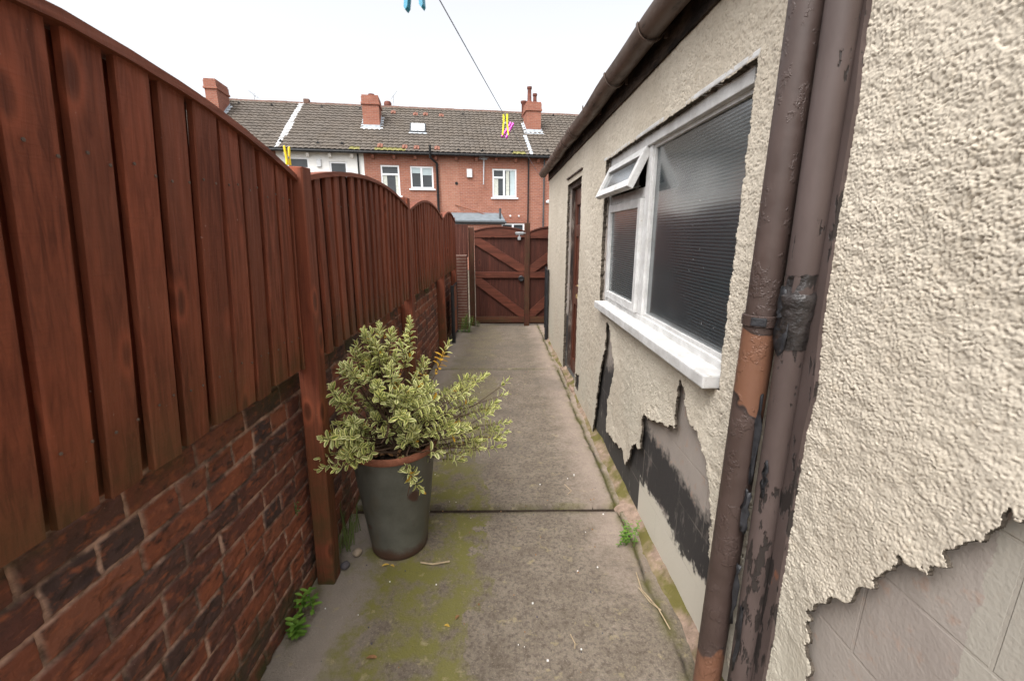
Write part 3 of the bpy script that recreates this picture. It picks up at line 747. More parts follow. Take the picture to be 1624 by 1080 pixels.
# ------------------------------------------------------------------ black iron frames (old side gate) near the far corner
def iron_frame(loc, rz, label, wide, h, infill):
    r = empty('iron_frame', loc, (0, 0, rz)); tag(r, label, 'iron frame')
    b = MB(); b.tube([(0, 0, 0), (0, 0, h)], .027, 12); b.build('upright', MT['black'], r, True)
    b = MB(); b.tube([(0, wide, .06), (0, wide, h - .0)], .016, 10); b.build('upright', MT['black'], r, True)
    for z in (.1, h * .55, h - .02):
        c = MB(); c.tube([(0, 0, z), (0, wide, z)], .011, 8); c.build('crossbar', MT['black'], r, True)
    c = MB(); c.tube([(0, 0, h * .55), (0, wide, h - .05)], .007, 8); c.build('diagonal_bar', MT['black'], r, True)
    if infill:
        p = MB(); p.box(-.005, .005, .02, wide - .02, .09, h - .04); p.build('rusty_sheet', MT['rust'], r)
    return r
iron_frame((-.775, 6.22, 0), 0, 'old black iron gate frame with a rusty sheet, folded against the left brick wall', .5, .84, True)
iron_frame((.60, 6.42, 0), R(-3), 'old black iron gate frame standing against the corner of the cream building', .62, 1.05, False)

# ------------------------------------------------------------------ the cream rendered outbuilding
OB = empty('outbuilding', (.7526, 0, 0), (0, 0, R(1.0)))
tag(OB, 'cream roughcast outbuilding with white framed window, brown gutter and render fallen off in patches', 'building')
YF, YN = 6.72, -.9          # far and near end, local y
WIN = (1.40, 3.22, 1.06, 2.045); DOOR = (4.12, 4.93, .03, 2.06)
ZT = 2.34
bm_ = MB()
def wbox(y0, y1, z0, z1): bm_.box(.02, .22, y0, y1, z0, z1)
wbox(YN, WIN[0], -.05, ZT); wbox(WIN[1], DOOR[0], -.05, ZT); wbox(DOOR[1], YF, -.05, ZT)
wbox(WIN[0], WIN[1], -.05, WIN[2]); wbox(WIN[0], WIN[1], WIN[3], ZT); wbox(DOOR[0], DOOR[1], DOOR[3], ZT); wbox(DOOR[0], DOOR[1], -.05, DOOR[2])
bm_.box(.22, 3.2, YF - .2, YF, -.05, ZT); bm_.box(.22, 3.2, YN, YN + .2, -.05, ZT); bm_.box(3.0, 3.2, YN + .2, YF - .2, -.05, ZT + .0)
bm_.build('block_wall', MT['block'], OB)
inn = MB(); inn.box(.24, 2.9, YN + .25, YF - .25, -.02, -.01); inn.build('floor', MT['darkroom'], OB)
# roof
rf = MB(); rf.prism([(-.02, ZT + .1), (-.02, ZT + .14), (3.3, ZT + 1.03), (3.3, ZT + .99)], 'y', YN - .05, YF + .05); rf.build('roof', MT['slate'], OB)
for yy in (YN, YF - .1):
    gb = MB(); gb.prism([(.02, ZT), (3.2, ZT), (3.2, ZT + .93), (.02, ZT + .075)], 'y', yy, yy + .1); gb.build('gable', MT['block'], OB)

PA = [(2.947, .952), (2.944, .767), (3.042, .598), (3.141, .267), (3.20, .0), (3.2, -.1), (1.0, -.1), (1.05, .1), (1.22, .30), (1.315, .44), (1.335, .599), (1.37, .669), (1.398, .708), (1.418, .752), (1.447, .773), (1.488, .819), (1.582, .843), (1.609, .861), (1.668, .975), (1.690, .975),
      (1.703, .864), (1.692, .757), (1.777, .73), (1.884, .69), (1.97, .672), (2.055, .657), (2.089, .632), (2.089, .54), (2.105, .441), (2.18, .43), (2.25, .369), (2.281, .285), (2.33, .22), (2.42, .285), (2.489, .249), (2.65, .235), (2.792, .225), (2.81, .437), (2.72, .6), (2.683, .727), (2.80, .86), (2.873, .96)]
PB = [(.78, -.1), (.80, .40), (.819, .51), (.85, .578), (.856, .667), (.829, .73), (.775, .782), (.714, .894), (.695, .961), (.678, .972), (.654, .975), (.63, .974), (.624, .995), (.608, 1.018), (.597, 1.057), (.571, 1.085), (.563, 1.105), (.54, 1.16), (.47, 1.2), (.40, 1.13), (.33, 1.02), (.22, .98), (.1, .8), (-.1, .74), (-.4, .5), (-.95, .42), (-.95, -.1)]
PC = [(4.09, .22), (3.9, .25), (3.92, .09), (4.09, .085)]
def render_patch(y0, y1, z0, z1, res, name='render_coat'):
    ny = int((y1 - y0) / res) + 1; nz = int((z1 - z0) / res) + 1
    Y, Z = np.meshgrid(np.linspace(y0, y1, ny), np.linspace(z0, z1, nz), indexing='ij')
    wx = Y + (fbm(Y * 50, Z * 50, 61, 2) - .5) * .012; wz = Z + (fbm(Y * 50, Z * 50, 67, 2) - .5) * .012
    w1 = worley(wx * 140, wz * 158, 51); w2 = worley(wx * 140 + 31, wz * 158 + 17, 55); w3 = worley(wx * 260 + 9, wz * 280, 59)
    n = fbm(Y * 34, Z * 40, 71, 4); big = fbm(Y * 3, Z * 3, 77, 3)
    smooth = np.clip((.75 - Z) / .35, 0, 1) * np.clip((1.0 - Y) / .1, 0, 1) * np.clip((Y - .6) / .1, 0, 1) * np.clip((fbm(Y * 9, Z * 6, 79) - .3) * 4, 0, 1)
    amp = np.clip(.75 + (big - .4) * 1.0, .6, 1.1) * (1 - .85 * smooth)
    g1 = np.sqrt(np.clip(1 - (w1 / .62) ** 2, 0, 1)); g2 = np.sqrt(np.clip(1 - (w2 / .5) ** 2, 0, 1)) * .85; g3 = np.sqrt(np.clip(1 - (w3 / .6) ** 2, 0, 1))
    lump = np.maximum(g1 * np.clip(.55 + 1.1 * (n - .3), .3, 1), g2 * np.clip(1.6 * n, .2, 1))
    h = amp * (.0049 * lump + .0014 * g3 + .003 * (n - .5)) + (fbm(Y * 4, Z * 4, 73, 3) - .5) * .006
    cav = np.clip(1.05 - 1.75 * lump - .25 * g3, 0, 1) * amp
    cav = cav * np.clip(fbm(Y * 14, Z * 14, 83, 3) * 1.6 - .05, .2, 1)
    Yc = (Y[:-1, :-1] + Y[1:, 1:]) / 2; Zc = (Z[:-1, :-1] + Z[1:, 1:]) / 2
    jy = Yc + (fbm(Yc * 30, Zc * 30, 91, 4) - .5) * .045; jz = Zc + (fbm(Yc * 30, Zc * 30, 93, 4) - .5) * .045
    m = ~(inpoly(jy, jz, PA) | inpoly(jy, jz, PB) | inpoly(jy, jz, PC))
    q = (fbm(Yc * 40, Zc * 40, 95, 3) - .5) * .02
    m &= ~((Yc > WIN[0] + q) & (Yc < WIN[1] + q) & (Zc > WIN[2] - .03) & (Zc < WIN[3] + q * .6))
    m &= ~((Yc > DOOR[0] + q * .6) & (Yc < DOOR[1] + q) & (Zc < DOOR[3] + q * .5))
    m &= ~((Yc > .93) & (Yc < 1.02) & (Zc < 2.5)) if False else True
    # lift of the loosened coat near broken edges
    loose = np.zeros(Y.shape)
    for poly in (PA, PB):
        for i in range(len(poly)):
            (a0, b0), (a1, b1) = poly[i - 1], poly[i]
            if b0 < .02 and b1 < .02: continue
            L2 = (a1 - a0) ** 2 + (b1 - b0) ** 2 + 1e-9; t = np.clip(((Y - a0) * (a1 - a0) + (Z - b0) * (b1 - b0)) / L2, 0, 1)
            d = np.hypot(Y - a0 - t * (a1 - a0), Z - b0 - t * (b1 - b0)); loose = np.maximum(loose, np.clip(1 - d / .12, 0, 1))
    P = np.stack([-h - .010 * loose ** 1.5, Y, Z], -1)
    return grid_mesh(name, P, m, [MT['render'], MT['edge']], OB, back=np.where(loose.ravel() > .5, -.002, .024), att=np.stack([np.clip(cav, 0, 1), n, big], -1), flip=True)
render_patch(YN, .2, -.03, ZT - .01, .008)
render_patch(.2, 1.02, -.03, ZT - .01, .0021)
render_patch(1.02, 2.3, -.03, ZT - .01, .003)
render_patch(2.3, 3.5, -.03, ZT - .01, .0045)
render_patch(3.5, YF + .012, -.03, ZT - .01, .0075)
fe = MB(); fe.bbox(.0, 3.2, YF + .002, YF + .016, -.03, ZT - .01, .003); fe.build('end_render', MT['render'], OB)

# fascia, gutter, brackets
f = MB(); f.box(-.016, .018, YN, YF + .04, ZT - .03, ZT + .1)
f.build('fascia', MT['fascia'], OB)
f = MB(); f.box(-.05, -.016, YN, YF + .02, ZT + .09, ZT + .098); 
f.build('eaves_felt', MT['fascia'], OB)
GX, GZ, GR = -.088, ZT + .085, .060
g1 = MB(); N = 60; n = 15; y1g = YF + .10; y0g = .95
vs = []
for i in range(N):
    y = y0g + (y1g - y0g) * i / (N - 1); sag = .006 * math.sin(y * 3.1) + .004 * math.sin(y * 7)
    for k in range(n):
        w = math.pi + math.pi * k / (n - 1); vs.append((GX + GR * math.cos(w), y, GZ + sag + GR * 1.05 * math.sin(w)))
    for k in range(n):
        w = 2 * math.pi - math.pi * k / (n - 1); vs.append((GX + (GR - .004) * math.cos(w), y, GZ + sag + (GR * 1.05 - .004) * math.sin(w)))
m = 2 * n
fs = [(i * m + k, i * m + (k + 1) % m, i * m + m + (k + 1) % m, i * m + m + k) for i in range(N - 1) for k in range(m)]
fs += [tuple(range(m)), tuple((N - 1) * m + k for k in reversed(range(m)))]
go = g1.add(vs, fs).build('gutter', MT['gutter'], OB, True)
e = MB(); vs = [(GX + GR * math.cos(math.pi + math.pi * k / 14), y1g + .0005, GZ + GR * 1.05 * math.sin(math.pi + math.pi * k / 14)) for k in range(15)]
e.prism([(v[0], v[2]) for v in vs], 'y', y1g + .001, y1g + .005); e.build('gutter_end', MT['gutter'], OB)
def collar(y, wid, r, name, mat, d=0):
    c = MB(); pts = []
    for k in range(17):
        w = math.pi * .97 + math.pi * 1.06 * k / 16; pts.append((GX + r * math.cos(w), GZ + d + r * 1.05 * math.sin(w)))
    inner = [(GX + (x - GX) * .93, GZ + d + (z - GZ - d) * .93) for x, z in reversed(pts)]
    vs = [(p[0], y, p[1]) for p in pts + inner] + [(p[0], y + wid, p[1]) for p in pts + inner]
    L = len(pts) * 2
    fs = [(i, (i + 1) % L, L + (i + 1) % L, L + i) for i in range(L)]
    h = L // 2
    for i in range(h - 1):
        fs.append((i, L - 1 - i, L - 2 - i, i + 1)); fs.append((L + i, L + i + 1, 2 * L - 2 - i, 2 * L - 1 - i))
    c.add(vs, fs); 
    return c
for i, y in enumerate((1.42, 2.12, 2.72, 3.36, 4.0, 4.5, 5.1, 5.75, 6.4)):
    c = collar(y, .022, .0665, 'gutter_bracket', MT['gutter'])
    c.box(-.028, -.014, y + .002, y + .02, GZ - .05, GZ + .02)
    c.build('gutter_bracket', MT['gutter'], OB)
for y in (4.08, 5.3): collar(y, .12, .0645, 'gutter_joint', MT['gutter']).build('gutter_joint', MT['gutter'], OB)

# window --------------------------------------------------------------
wf = MB(); wx0, wx1 = .035, .10; y0, y1, z0, z1 = WIN; FR = .055; MY = 2.38
att = (.2, .2, 0)
wf.bbox(wx0, wx1, y0, y0 + FR, z0, z1, .004); wf.bbox(wx0, wx1, y1 - FR, y1, z0, z1, .004)
wf.bbox(wx0 - .012, wx1, y0 + FR + .001, y1 - FR - .001, z1 - .05, z1 - .0, .004)
wf.bbox(wx0, wx1, y0 + FR + .001, y1 - FR - .001, z0, z0 + .05, .004)
wf.bbox(wx0 + .002, wx1 - .002, MY, MY + .075, z0 + .051, z1 - .051, .004)
wf.bbox(wx0 + .003, wx1 - .003, MY + .076, y1 - FR - .001, 1.745, 1.80, .004)
wfo = wf.build('window_frame', MT['oldwhite'], OB)
gp = MB(); gp.box(.062, .068, y0 + FR - .01, MY + .01, z0 + .04, z1 - .04); gp.build('glass_pane', MT['glass'], wfo)
# glazing putty / bead of the large pane
for (a, b_, c, d) in ((y0 + FR, MY, z0 + .05, z0 + .066), (y0 + FR, MY, z1 - .066, z1 - .05)):
    bd = MB(); bd.box(.048, .0615, a, b_, c, d); bd.build('glazing_bead', MT['oldwhite'], wfo)
for (a, b_) in ((y0 + FR, y0 + FR + .016), (MY - .016, MY)):
    bd = MB(); bd.box(.0485, .0612, a, b_, z0 + .0662, z1 - .0662); bd.build('glazing_bead', MT['oldwhite'], wfo)
def sash(name, ya, yb, za, zb, fw, tilt=0):
    r = empty(name, (.03, 0, zb)); r.parent = OB
    r.rotation_euler = (0, tilt, 0); H = zb - za
    s = MB()
    s.bbox(-.012, .026, ya, ya + fw, -H, 0, .004); s.bbox(-.012, .026, yb - fw, yb, -H, 0, .004)
    s.bbox(-.0115, .0255, ya + fw + .0005, yb - fw - .0005, -fw, -.0005, .004); s.bbox(-.0115, .0255, ya + fw + .0005, yb - fw - .0005, -H + .0005, -H + fw, .004)
    s.build('sash_frame', MT['oldwhite'], r)
    p = MB(); p.box(.006, .011, ya + fw - .006, yb - fw + .006, -H + fw - .006, -fw + .006); p.build('glass_pane', MT['glass'] if tilt else MT['glass_hazy'], r)
    return r
sash('side_casement', MY + .08, y1 - FR - .004, z0 + .052, 1.742, .048)
va = sash('top_vent', MY + .045, y1 - .02, 1.775, z1 - .052, .045, R(25))
st = MB(); st.tube([(-.07, MY + .3, 1.80), (.05, MY + .2, 1.815)], .004, 6); st.build('vent_stay', MT['galv'], OB)
sl_ = MB(); sl_.bbox(-.055, .05, WIN[0] + .012, WIN[1] - .06, 1.032, 1.08, .006); sl_.build('window_sill', MT['oldwhite'], OB)
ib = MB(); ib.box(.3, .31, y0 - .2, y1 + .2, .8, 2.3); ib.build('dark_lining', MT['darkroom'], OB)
lt = MB(); lt.bbox(-.004, .03, WIN[0] - .01, WIN[1] + .06, WIN[3] + .003, WIN[3] + .022, .004); lt.build('head_drip', MT['oldwhite'], OB)

# door ----------------------------------------------------------------
d0, d1, dz0, dz1 = DOOR
df = MB(); df.bbox(.045, .12, d1 - .04, d1 - .0, dz0, dz1, .005); df.bbox(.05, .12, d0, d0 + .045, dz0, dz1, .005); df.bbox(.03, .12, d0 + .046, d1 - .046, dz1 - .045, dz1, .005)
df.build('door_frame', MT['peel'], OB)
dl = empty('door', (.075, d0 + .05, dz0)); dl.parent = OB
DW = d1 - d0 - .1; DH = dz1 - dz0 - .05
b = MB(); X0, X1 = -.0, .04
b.bbox(X0, X1, 0, .10, 0, DH, .004); b.bbox(X0, X1, DW - .10, DW, 0, DH, .004); b.bbox(X0 + .001, X1, DW / 2 - .05, DW / 2 + .05, .16, DH - .16, .004)
for (a, c) in ((0, .16), (.78, .98), (1.50, 1.62), (DH - .16, DH)): b.bbox(X0 + .0015, X1, .101, DW - .101, a, c, .004)
b.build('door_leaf', MT['door'], dl)
for (a, c) in ((.161, .779), (.981, 1.499), (1.621, DH - .161)):
    for s_ in (0, 1):
        q0 = .101 if s_ == 0 else DW / 2 + .051; q1 = DW / 2 - .051 if s_ == 0 else DW - .101
        p = MB()
        if c > 1.6:
            cy = (q0 + q1) / 2; hw = (q1 - q0) / 2; pts = [(q0, a), (q1, a)] + [(cy + hw * math.cos(math.pi * i / 10), c - hw + hw * math.sin(math.pi * i / 10)) for i in range(11)]
            p.prism(pts, 'x', .02, .026); p.build('arched_pane', MT['pane'], dl)
        else:
            p.bbox(.016, .034, q0, q1, a, c, .012); p.build('door_panel', MT['door'], dl)
p = MB(); p.bbox(-.004, .001, DW / 2 - .12, DW / 2 + .12, .86, .90, .002); p.build('letter_plate', MT['brass'], dl)
p = MB(); p.bbox(-.006, .0, .03, .07, .90, 1.08, .003); p.tube([(-.006, .05, 1.03), (-.045, .05, 1.03), (-.05, .14, 1.025)], .009, 8); p.build('door_handle', MT['brass'], dl, True)
p = MB(); p.bbox(-.03, .1, d0, d1, -.02, dz0 - .001, .006); p.build('door_step', MT['mortar'], OB)
p = MB(); p.bbox(-.02, .03, d0 - .03, d1 + .03, dz1 + .004, dz1 + .018, .003, M=Matrix.Rotation(R(.6), 4, 'X')); p.build('door_drip', MT['peel'], OB)
p = MB(); p.box(.012, .022, 3.9, 4.09, .08, .23); p.build('vent_plate', MT['lead'], OB)

# rainwater pipe, second pipe with torn wrapping, backing board
p = MB(); py, px_ = 1.115, -.066
p.tube([(px_, py + .028, -.02), (px_, py, 1.345)], .041, 24); p.build('lower_downpipe', MT['pipe'], OB, True)
p = MB(); p.tube([(px_, py + .001, 1.3), (px_ + .001, py - .016, 2.40)], .0385, 24); p.build('upper_downpipe', MT['pipe'], OB, True)
p = MB(); p.lathe([(.0412, 0), (.045, .002), (.045, .028), (.0412, .03)], (px_, py, 1.318), 24); p.build('pipe_collar', MT['pipe'], OB, True)
p = MB()
for (zz, w_) in ((1.335, .02), ): 
    p.bbox(-.018, .018, -.004, .004, -.011, .011, .003)
lg = p.build('pipe_clip', MT['lead'], OB); lg.location = (px_ - .026, py - .034, 1.333); lg.rotation_euler = (0, 0, R(-38))
p = MB(); p.tube([(-.034, 1.028, -.02), (-.034, 1.03, 1.37), (-.034, 1.03, 1.40), (-.036, 1.032, 2.32)], [.031, .031, .034, .034], 18); p.build('wrapped_pipe', MT['board'], OB, True)
p = MB()
prof = []
for i in range(20):
    z = -.02 + i * .122; w_ = random.uniform(-.006, .006)
    prof.append((.966 + w_ + max(0, z - 1.2) * .034, z))
p.prism(prof + [(1.11 + random.uniform(-.004, .004), 2.30 - i * .2) for i in range(12)], 'x', -.013, .018); p.build('backing_board', MT['board'], OB)
def tatter(seed, c, w, h, amp, n=7, m=5):
    rr = random.Random(seed); b = MB(); vs = []
    for i in range(n):
        f = i / (n - 1)
        for j in range(m):
            t = j / (m - 1) - .5; ww = w * (.4 + .6 * math.sin(3.0 * f + .15)) 
            vs.append((c[0] - amp * (.5 - t * t) - rr.uniform(0, amp * .7), c[1] + t * ww + rr.uniform(-.004, .004), c[2] - h * f + rr.uniform(-.006, .006)))
    b.add(vs, [(i * m + j, i * m + j + 1, i * m + m + j + 1, i * m + m + j) for i in range(n - 1) for j in range(m - 1)])
    o = b.build('torn_flashing', MT['lead'], OB, True)
    sm = o.modifiers.new('t', 'SOLIDIFY'); sm.thickness = .0015
    return o
tatter(1, (-.06, 1.04, 1.43), .035, .08, .014); tatter(2, (-.05, 1.072, 1.14), .022, .26, .016); tatter(3, (-.052, 1.068, .86), .03, .13, .018); tatter(4, (-.05, 1.066, .62), .022, .2, .016); tatter(5, (-.058, 1.01, .98), .02, .10, .01); tatter(6, (-.058, 1.02, .52), .025, .22, .012); tatter(7, (-.058, 1.03, 1.36), .05, .1, .012)
p = MB()
for i in range(4):
    pass
p.lathe([(.0325, -.09), (.035, -.06), (.0345, -.02), (.039, .0), (.037, .014), (.041, .022), (.038, .03), (.040, .04), (.035, .05), (.0355, .085), (.0345, .09)], (-.034, 1.03, 1.368), 16)
p.v = [(x + random.uniform(-.0022, .0022), y + random.uniform(-.0022, .0022), z + random.uniform(-.004, .004)) for x, y, z in p.v]; p.build('tape_joint', MT['tape'], OB, True)

# mortar fillet along the foot of the wall
N = 330; M_ = 7; Y = np.linspace(-.4, YF + .02, N)
P = np.zeros((N, M_, 3))
for j in range(M_):
    f = j / (M_ - 1)
    wd = .062 + .03 * (fbm(Y * 2.2, Y * 0, 101) - .5) * 2; hh = .045 + .05 * (fbm(Y * 2.7, Y * 0, 103) - .4)
    P[:, j, 0] = .03 - (.03 + wd) * (1 - f) + (fbm(Y * 22, np.full(N, j * 1.), 105) - .5) * .014
    P[:, j, 1] = Y; P[:, j, 2] = -.012 + (hh + .01) * f ** 1.5 + (fbm(Y * 22, np.full(N, j * 1.3), 107) - .5) * .014 + (.004 if j else -.01)
grid_mesh('mortar_fillet', P, np.ones((N - 1, M_ - 1), bool), MT['mortar'], OB)

# ------------------------------------------------------------------ pot and shrub
PX, PY = -.555, 1.955
pot = empty('plant_pot', (PX, PY, 0)); tag(pot, 'tall tapered dark grey metal planter with rusty rim and foot', 'plant pot')
b = MB(); b.lathe([(.0, .004), (.138, .004), (.1405, .010), (.1415, .03), (.141, .034), (.1725, .30), (.199, .545)], (0, 0, 0), 48); b.build('body', MT['potmetal'], pot, True)
b = MB(); b.lathe([(.1985, .545), (.207, .548), (.212, .562), (.208, .576), (.196, .578), (.188, .566), (.187, .5), (.186, .45)], (0, 0, 0), 48); b.build('rim', MT['rust'], pot, True)
us = np.linspace(-1, 1, 40); X, Yg = np.meshgrid(us, us, indexing='ij'); rr = np.sqrt(X * X + Yg * Yg)
P = np.stack([X * .195, Yg * .195, .525 + (fbm(X * 5, Yg * 5, 111) - .5) * .06 - .02 * rr], -1)
grid_mesh('soil', P, (rr[:-1, :-1] < .96), MT['soil'], pot)
# a few dead leaves lying on the soil
def leaf_mb(b, base, d, up, L, w, rnd, fold=.35, curl=.15, tipw=.35):
    d = d.normalized(); s = d.cross(up).normalized(); u = s.cross(d).normalized()
    rows = ((0, .22), (.3, .85), (.62, 1.0), (.86, .68), (1, .12)); vs = []; at = []
    for f, ww in rows:
        c = base + d * (L * f) - u * (curl * L * f * f)
        for q in (-1, -.45, 0, .45, 1):
            vs.append(c + s * (q * w * ww * .5) + u * (abs(q) * fold * w * ww * .5)); at.append((abs(q) if f < .95 else .9, rnd[0], rnd[1]))
    b0 = len(b.v); b.add(vs, [(i * 5 + j, i * 5 + j + 1, i * 5 + 6 + j, i * 5 + 5 + j) for i in range(4) for j in range(4)])
    b.a[b0:] = at
b = MB()
for i in range(60):
    a = random.uniform(0, 6.28); r_ = .17 * math.sqrt(random.random())
    leaf_mb(b, Vector((r_ * math.cos(a), r_ * math.sin(a), .545)), Vector((random.uniform(-1, 1), random.uniform(-1, 1), random.uniform(-.1, .4))), Vector((random.uniform(-.4, .4), random.uniform(-.4, .4), 1)), random.uniform(.03, .05), random.uniform(.012, .02), (random.random(), .5))
lit = b.build('leaf_litter', MT['deadleaf'], pot, fix=False); lit['kind'] = 'stuff'

SH = empty('hebe_shrub', (PX, PY, .53)); tag(SH, 'variegated cream and green leaved shrub spilling from the grey planter', 'shrub')
lf = MB(); st = MB(); rs = random.Random(5)
def shoot(tip, base, spread, nleaf, bare, scale=1.):
    base = Vector(base); tip = Vector(tip); mid = base.lerp(tip, .5) + Vector((rs.uniform(-.05, .05), rs.uniform(-.05, .05), spread))
    pts = []
    for i in range(11):
        t = i / 10; pts.append(base * (1 - t) ** 2 + mid * 2 * t * (1 - t) + tip * t * t + Vector((rs.uniform(-.005, .005), rs.uniform(-.005, .005), rs.uniform(-.004, .004))) * (1 if 0 < i < 10 else 0))
    st.tube(pts, [.0042 - .0028 * i / 10 for i in range(11)], 5, False)
    L = sum((pts[i + 1] - pts[i]).length for i in range(10))
    tip_d = (pts[-1] - pts[-2]).normalized()
    ax = tip_d.cross(Vector((rs.uniform(-1, 1), rs.uniform(-1, 1), rs.uniform(-1, 1)))).normalized()
    step = .0135 * scale; old = rs.random() < .06
    for i in range(nleaf):
        s_ = i * step; t = 1 - s_ / L
        if t < .1: break
        k = min(9, int(t * 10)); p = pts[k].lerp(pts[k + 1], t * 10 - k); d = (pts[k + 1] - pts[k]).normalized()
        a = d.cross(ax).normalized(); b_ = d.cross(a)
        ang = (0 if i % 2 else math.pi / 2) + rs.uniform(-.25, .25)
        out = a * math.cos(ang) + b_ * math.sin(ang)
        open_ = .3 + min(.8, i * .16)
        if i > nleaf * .6 and rs.random() < bare: continue
        for sg in (1, -1):
            if i > 2 and rs.random() < .06: continue
            dd = d * math.cos(open_ * 1.25) + out * sg * math.sin(open_ * 1.25) + Vector((0, 0, .12))
            ll = rs.uniform(.032, .045) * scale * (.65 + .35 * min(1, i / 3 + .2))
            yel = 1. if (old and i > 4) or rs.random() < .018 else rs.random() * .85
            leaf_mb(lf, p - Vector((PX, PY, .53)) * 0, dd, d, ll, ll * rs.uniform(.38, .48), (rs.random(), yel), .4, rs.uniform(-.05, .3))
bases = [(rs.uniform(-.07, .09), rs.uniform(-.08, .06), 0) for _ in range(14)]
def add_shoots(n, cx, cy, cz, rx, ry, rz, nl=(5, 9), bare=.15, low=-1):
    c = 0
    while c < n:
        v = Vector((rs.gauss(0, 1), rs.gauss(0, 1), rs.gauss(0, 1))).normalized() * (rs.random() ** .38)
        if v.z < low: continue
        t = Vector((cx + v.x * rx, cy + v.y * ry, cz + v.z * rz))
        if t.x < -.195 and t.y > -.2: t.x = -.195 + rs.uniform(0, .03)
        b0 = Vector(rs.choice(bases))
        shoot(t, b0, rs.uniform(-.02, .07), rs.randint(*nl), bare); c += 1
add_shoots(44, .01, -.02, .33, .29, .27, .22)
add_shoots(26, .06, -.1, .27, .2, .16, .17)
add_shoots(22, -.1, -.05, .47, .13, .2, .1)              # dense crown
add_shoots(26, -.02, -.03, .5, .17, .2, .12)
add_shoots(30, .27, .0, .25, .26, .28, .17, (8, 14), .2)    # looser right hand side
add_shoots(16, -.17, -.24, .16, .09, .12, .1, (9, 13))      # low left, over the post
add_shoots(12, .2, -.15, .12, .2, .15, .1)
for t, sp in (((.56, .02, .13), .05), ((.53, -.02, .02), -.03), ((.44, .0, .36), .06), ((.5, .05, .22), .02), ((.36, -.1, .02), .0), ((.17, -.22, -.085), .02), ((.14, -.25, -.02), .03),
              ((-.15, -.42, .26), .02), ((-.12, -.40, .12), .06), ((-.20, -.36, .10), .05), ((.1, .05, .63), .05), ((-.1, .0, .58), .03), ((-.18, -.22, .40), .03), ((.45, .0, .05), -.06), ((.4, .02, .10), -.1), ((.28, .05, .52), .02)):
    shoot(t, rs.choice(bases), sp, 15, .1)
for i in range(12):
    shoot((rs.uniform(.3, .58), rs.uniform(-.12, .12), rs.uniform(-.02, .34)), rs.choice(bases), rs.uniform(-.08, .08), rs.randint(5, 8), .5)
# bare old stems arching over the rim
for t in ((.3, -.05, .0), (.42, .02, -.02), (-.2, -.18, .05), (.12, -.24, -.1), (.34, .0, .15), (.2, .1, .3), (-.12, -.1, .25), (.25, -.12, .05), (.02, -.22, .14)):
    b0 = Vector(rs.choice(bases)); T = Vector(t); pts = []
    for i in range(9):
        f = i / 8; pts.append(b0.lerp(T, f) + Vector((rs.uniform(-.012, .012), rs.uniform(-.012, .012), .12 * math.sin(3.14 * f) + rs.uniform(-.008, .008))))
    st.tube(pts, [.006 - .004 * i / 8 for i in range(9)], 6, False)
lf.build('foliage', MT['leaf'], SH, fix=False)
st.build('stems', MT['twig'], SH, True, fix=False)

# ------------------------------------------------------------------ washing line and pegs
LN = Vector((-.155, .55, 1.935)); LF = Vector((.55, 6.58, 2.27))
def lp(y):
    t = (y - LN.y) / (LF.y - LN.y); p = LN.lerp(LF, t); p.z -= .05 * 4 * t * (1 - t) * .4; return p
b = MB(); b.tube([lp(LN.y - 1.5 + (LF.y - LN.y + 1.5) * i / 40) for i in range(41)], .0012, 6)
tag(b.build('washing_line', MT['line']), 'thin blue grey washing line running overhead above the path', 'washing line')
def peg(loc, rot, mat, label, s=1.):
    r = empty('clothes_peg', loc, rot); tag(r, label, 'clothes peg', 'plastic clothes pegs'); r.scale = (s, s, s)
    for sg in (1, -1):
        b = MB()
        pts = [(sg * .0035, .012), (sg * .011, .012), (sg * .0105, -.02), (sg * .0145, -.066), (sg * .0125, -.07), (sg * .009, -.066), (sg * .005, -.03), (sg * .0035, -.012)]
        b.prism(pts, 'x', -.005, .005); b.build('peg_jaw', mat, r)
    b = MB(); b.tube([(-.0065, 0, -.022), (.0065, 0, -.022)], .0042, 10); b.build('spring', MT['galv'], r, True)
    return r
p1 = lp(1.86); peg((p1.x, p1.y, p1.z), (0, 0, R(80)), MT['py'], 'bright yellow peg hanging on the line above the gate', .95)
p2 = lp(2.02); peg((p2.x + .004, p2.y, p2.z), (R(20), R(28), R(70)), MT['pp'], 'pink peg tilted on the line next to the yellow peg', .92)
p3 = lp(.745); peg((p3.x, p3.y, p3.z), (R(0), R(5), R(75)), MT['pb'], 'blue peg at the top edge, nearest on the line', 1.05)
peg((-.815, 1.75, 1.812), (R(180), 0, R(150)), MT['pyo'], 'amber yellow peg standing upright on the top of the fence post', .8)

# ------------------------------------------------------------------ weeds, pebbles, litter
def weed(loc, n, h, Lf, wf, mat, label, cat='weed', spread=.03, seed=1, droop=.2):
    r = empty('weed_plant', loc); tag(r, label, cat); q = random.Random(seed)
    b = MB(); s = MB()
    for i in range(n):
        a = q.uniform(0, 6.28); bx = Vector((spread * math.cos(a) * q.random(), spread * math.sin(a) * q.random(), 0)); tp = bx + Vector((q.uniform(-.3, .3) * h, q.uniform(-.3, .3) * h, h * q.uniform(.6, 1)))
        s.tube([bx, bx.lerp(tp, .5) + Vector((q.uniform(-.006, .006), q.uniform(-.006, .006), 0)), tp], [.0018, .0014, .001], 5, False)
        m = max(2, int(h * 60))
        for j in range(m):
            f = 1 - j / (m + .5); p = bx.lerp(tp, f); az = j * 1.57 + q.uniform(-.3, .3)
            for w in (0, math.pi):
                dd = Vector((math.cos(az + w), math.sin(az + w), .75 if j == 0 else .3)); leaf_mb(b, p, dd, Vector((0, 0, 1)), Lf * q.uniform(.7, 1.1), wf * q.uniform(.8, 1.1), (q.random(), .5), .25, droop)
    b.build('leaves', mat, r, fix=False); s.build('stems', mat, r, fix=False); return r
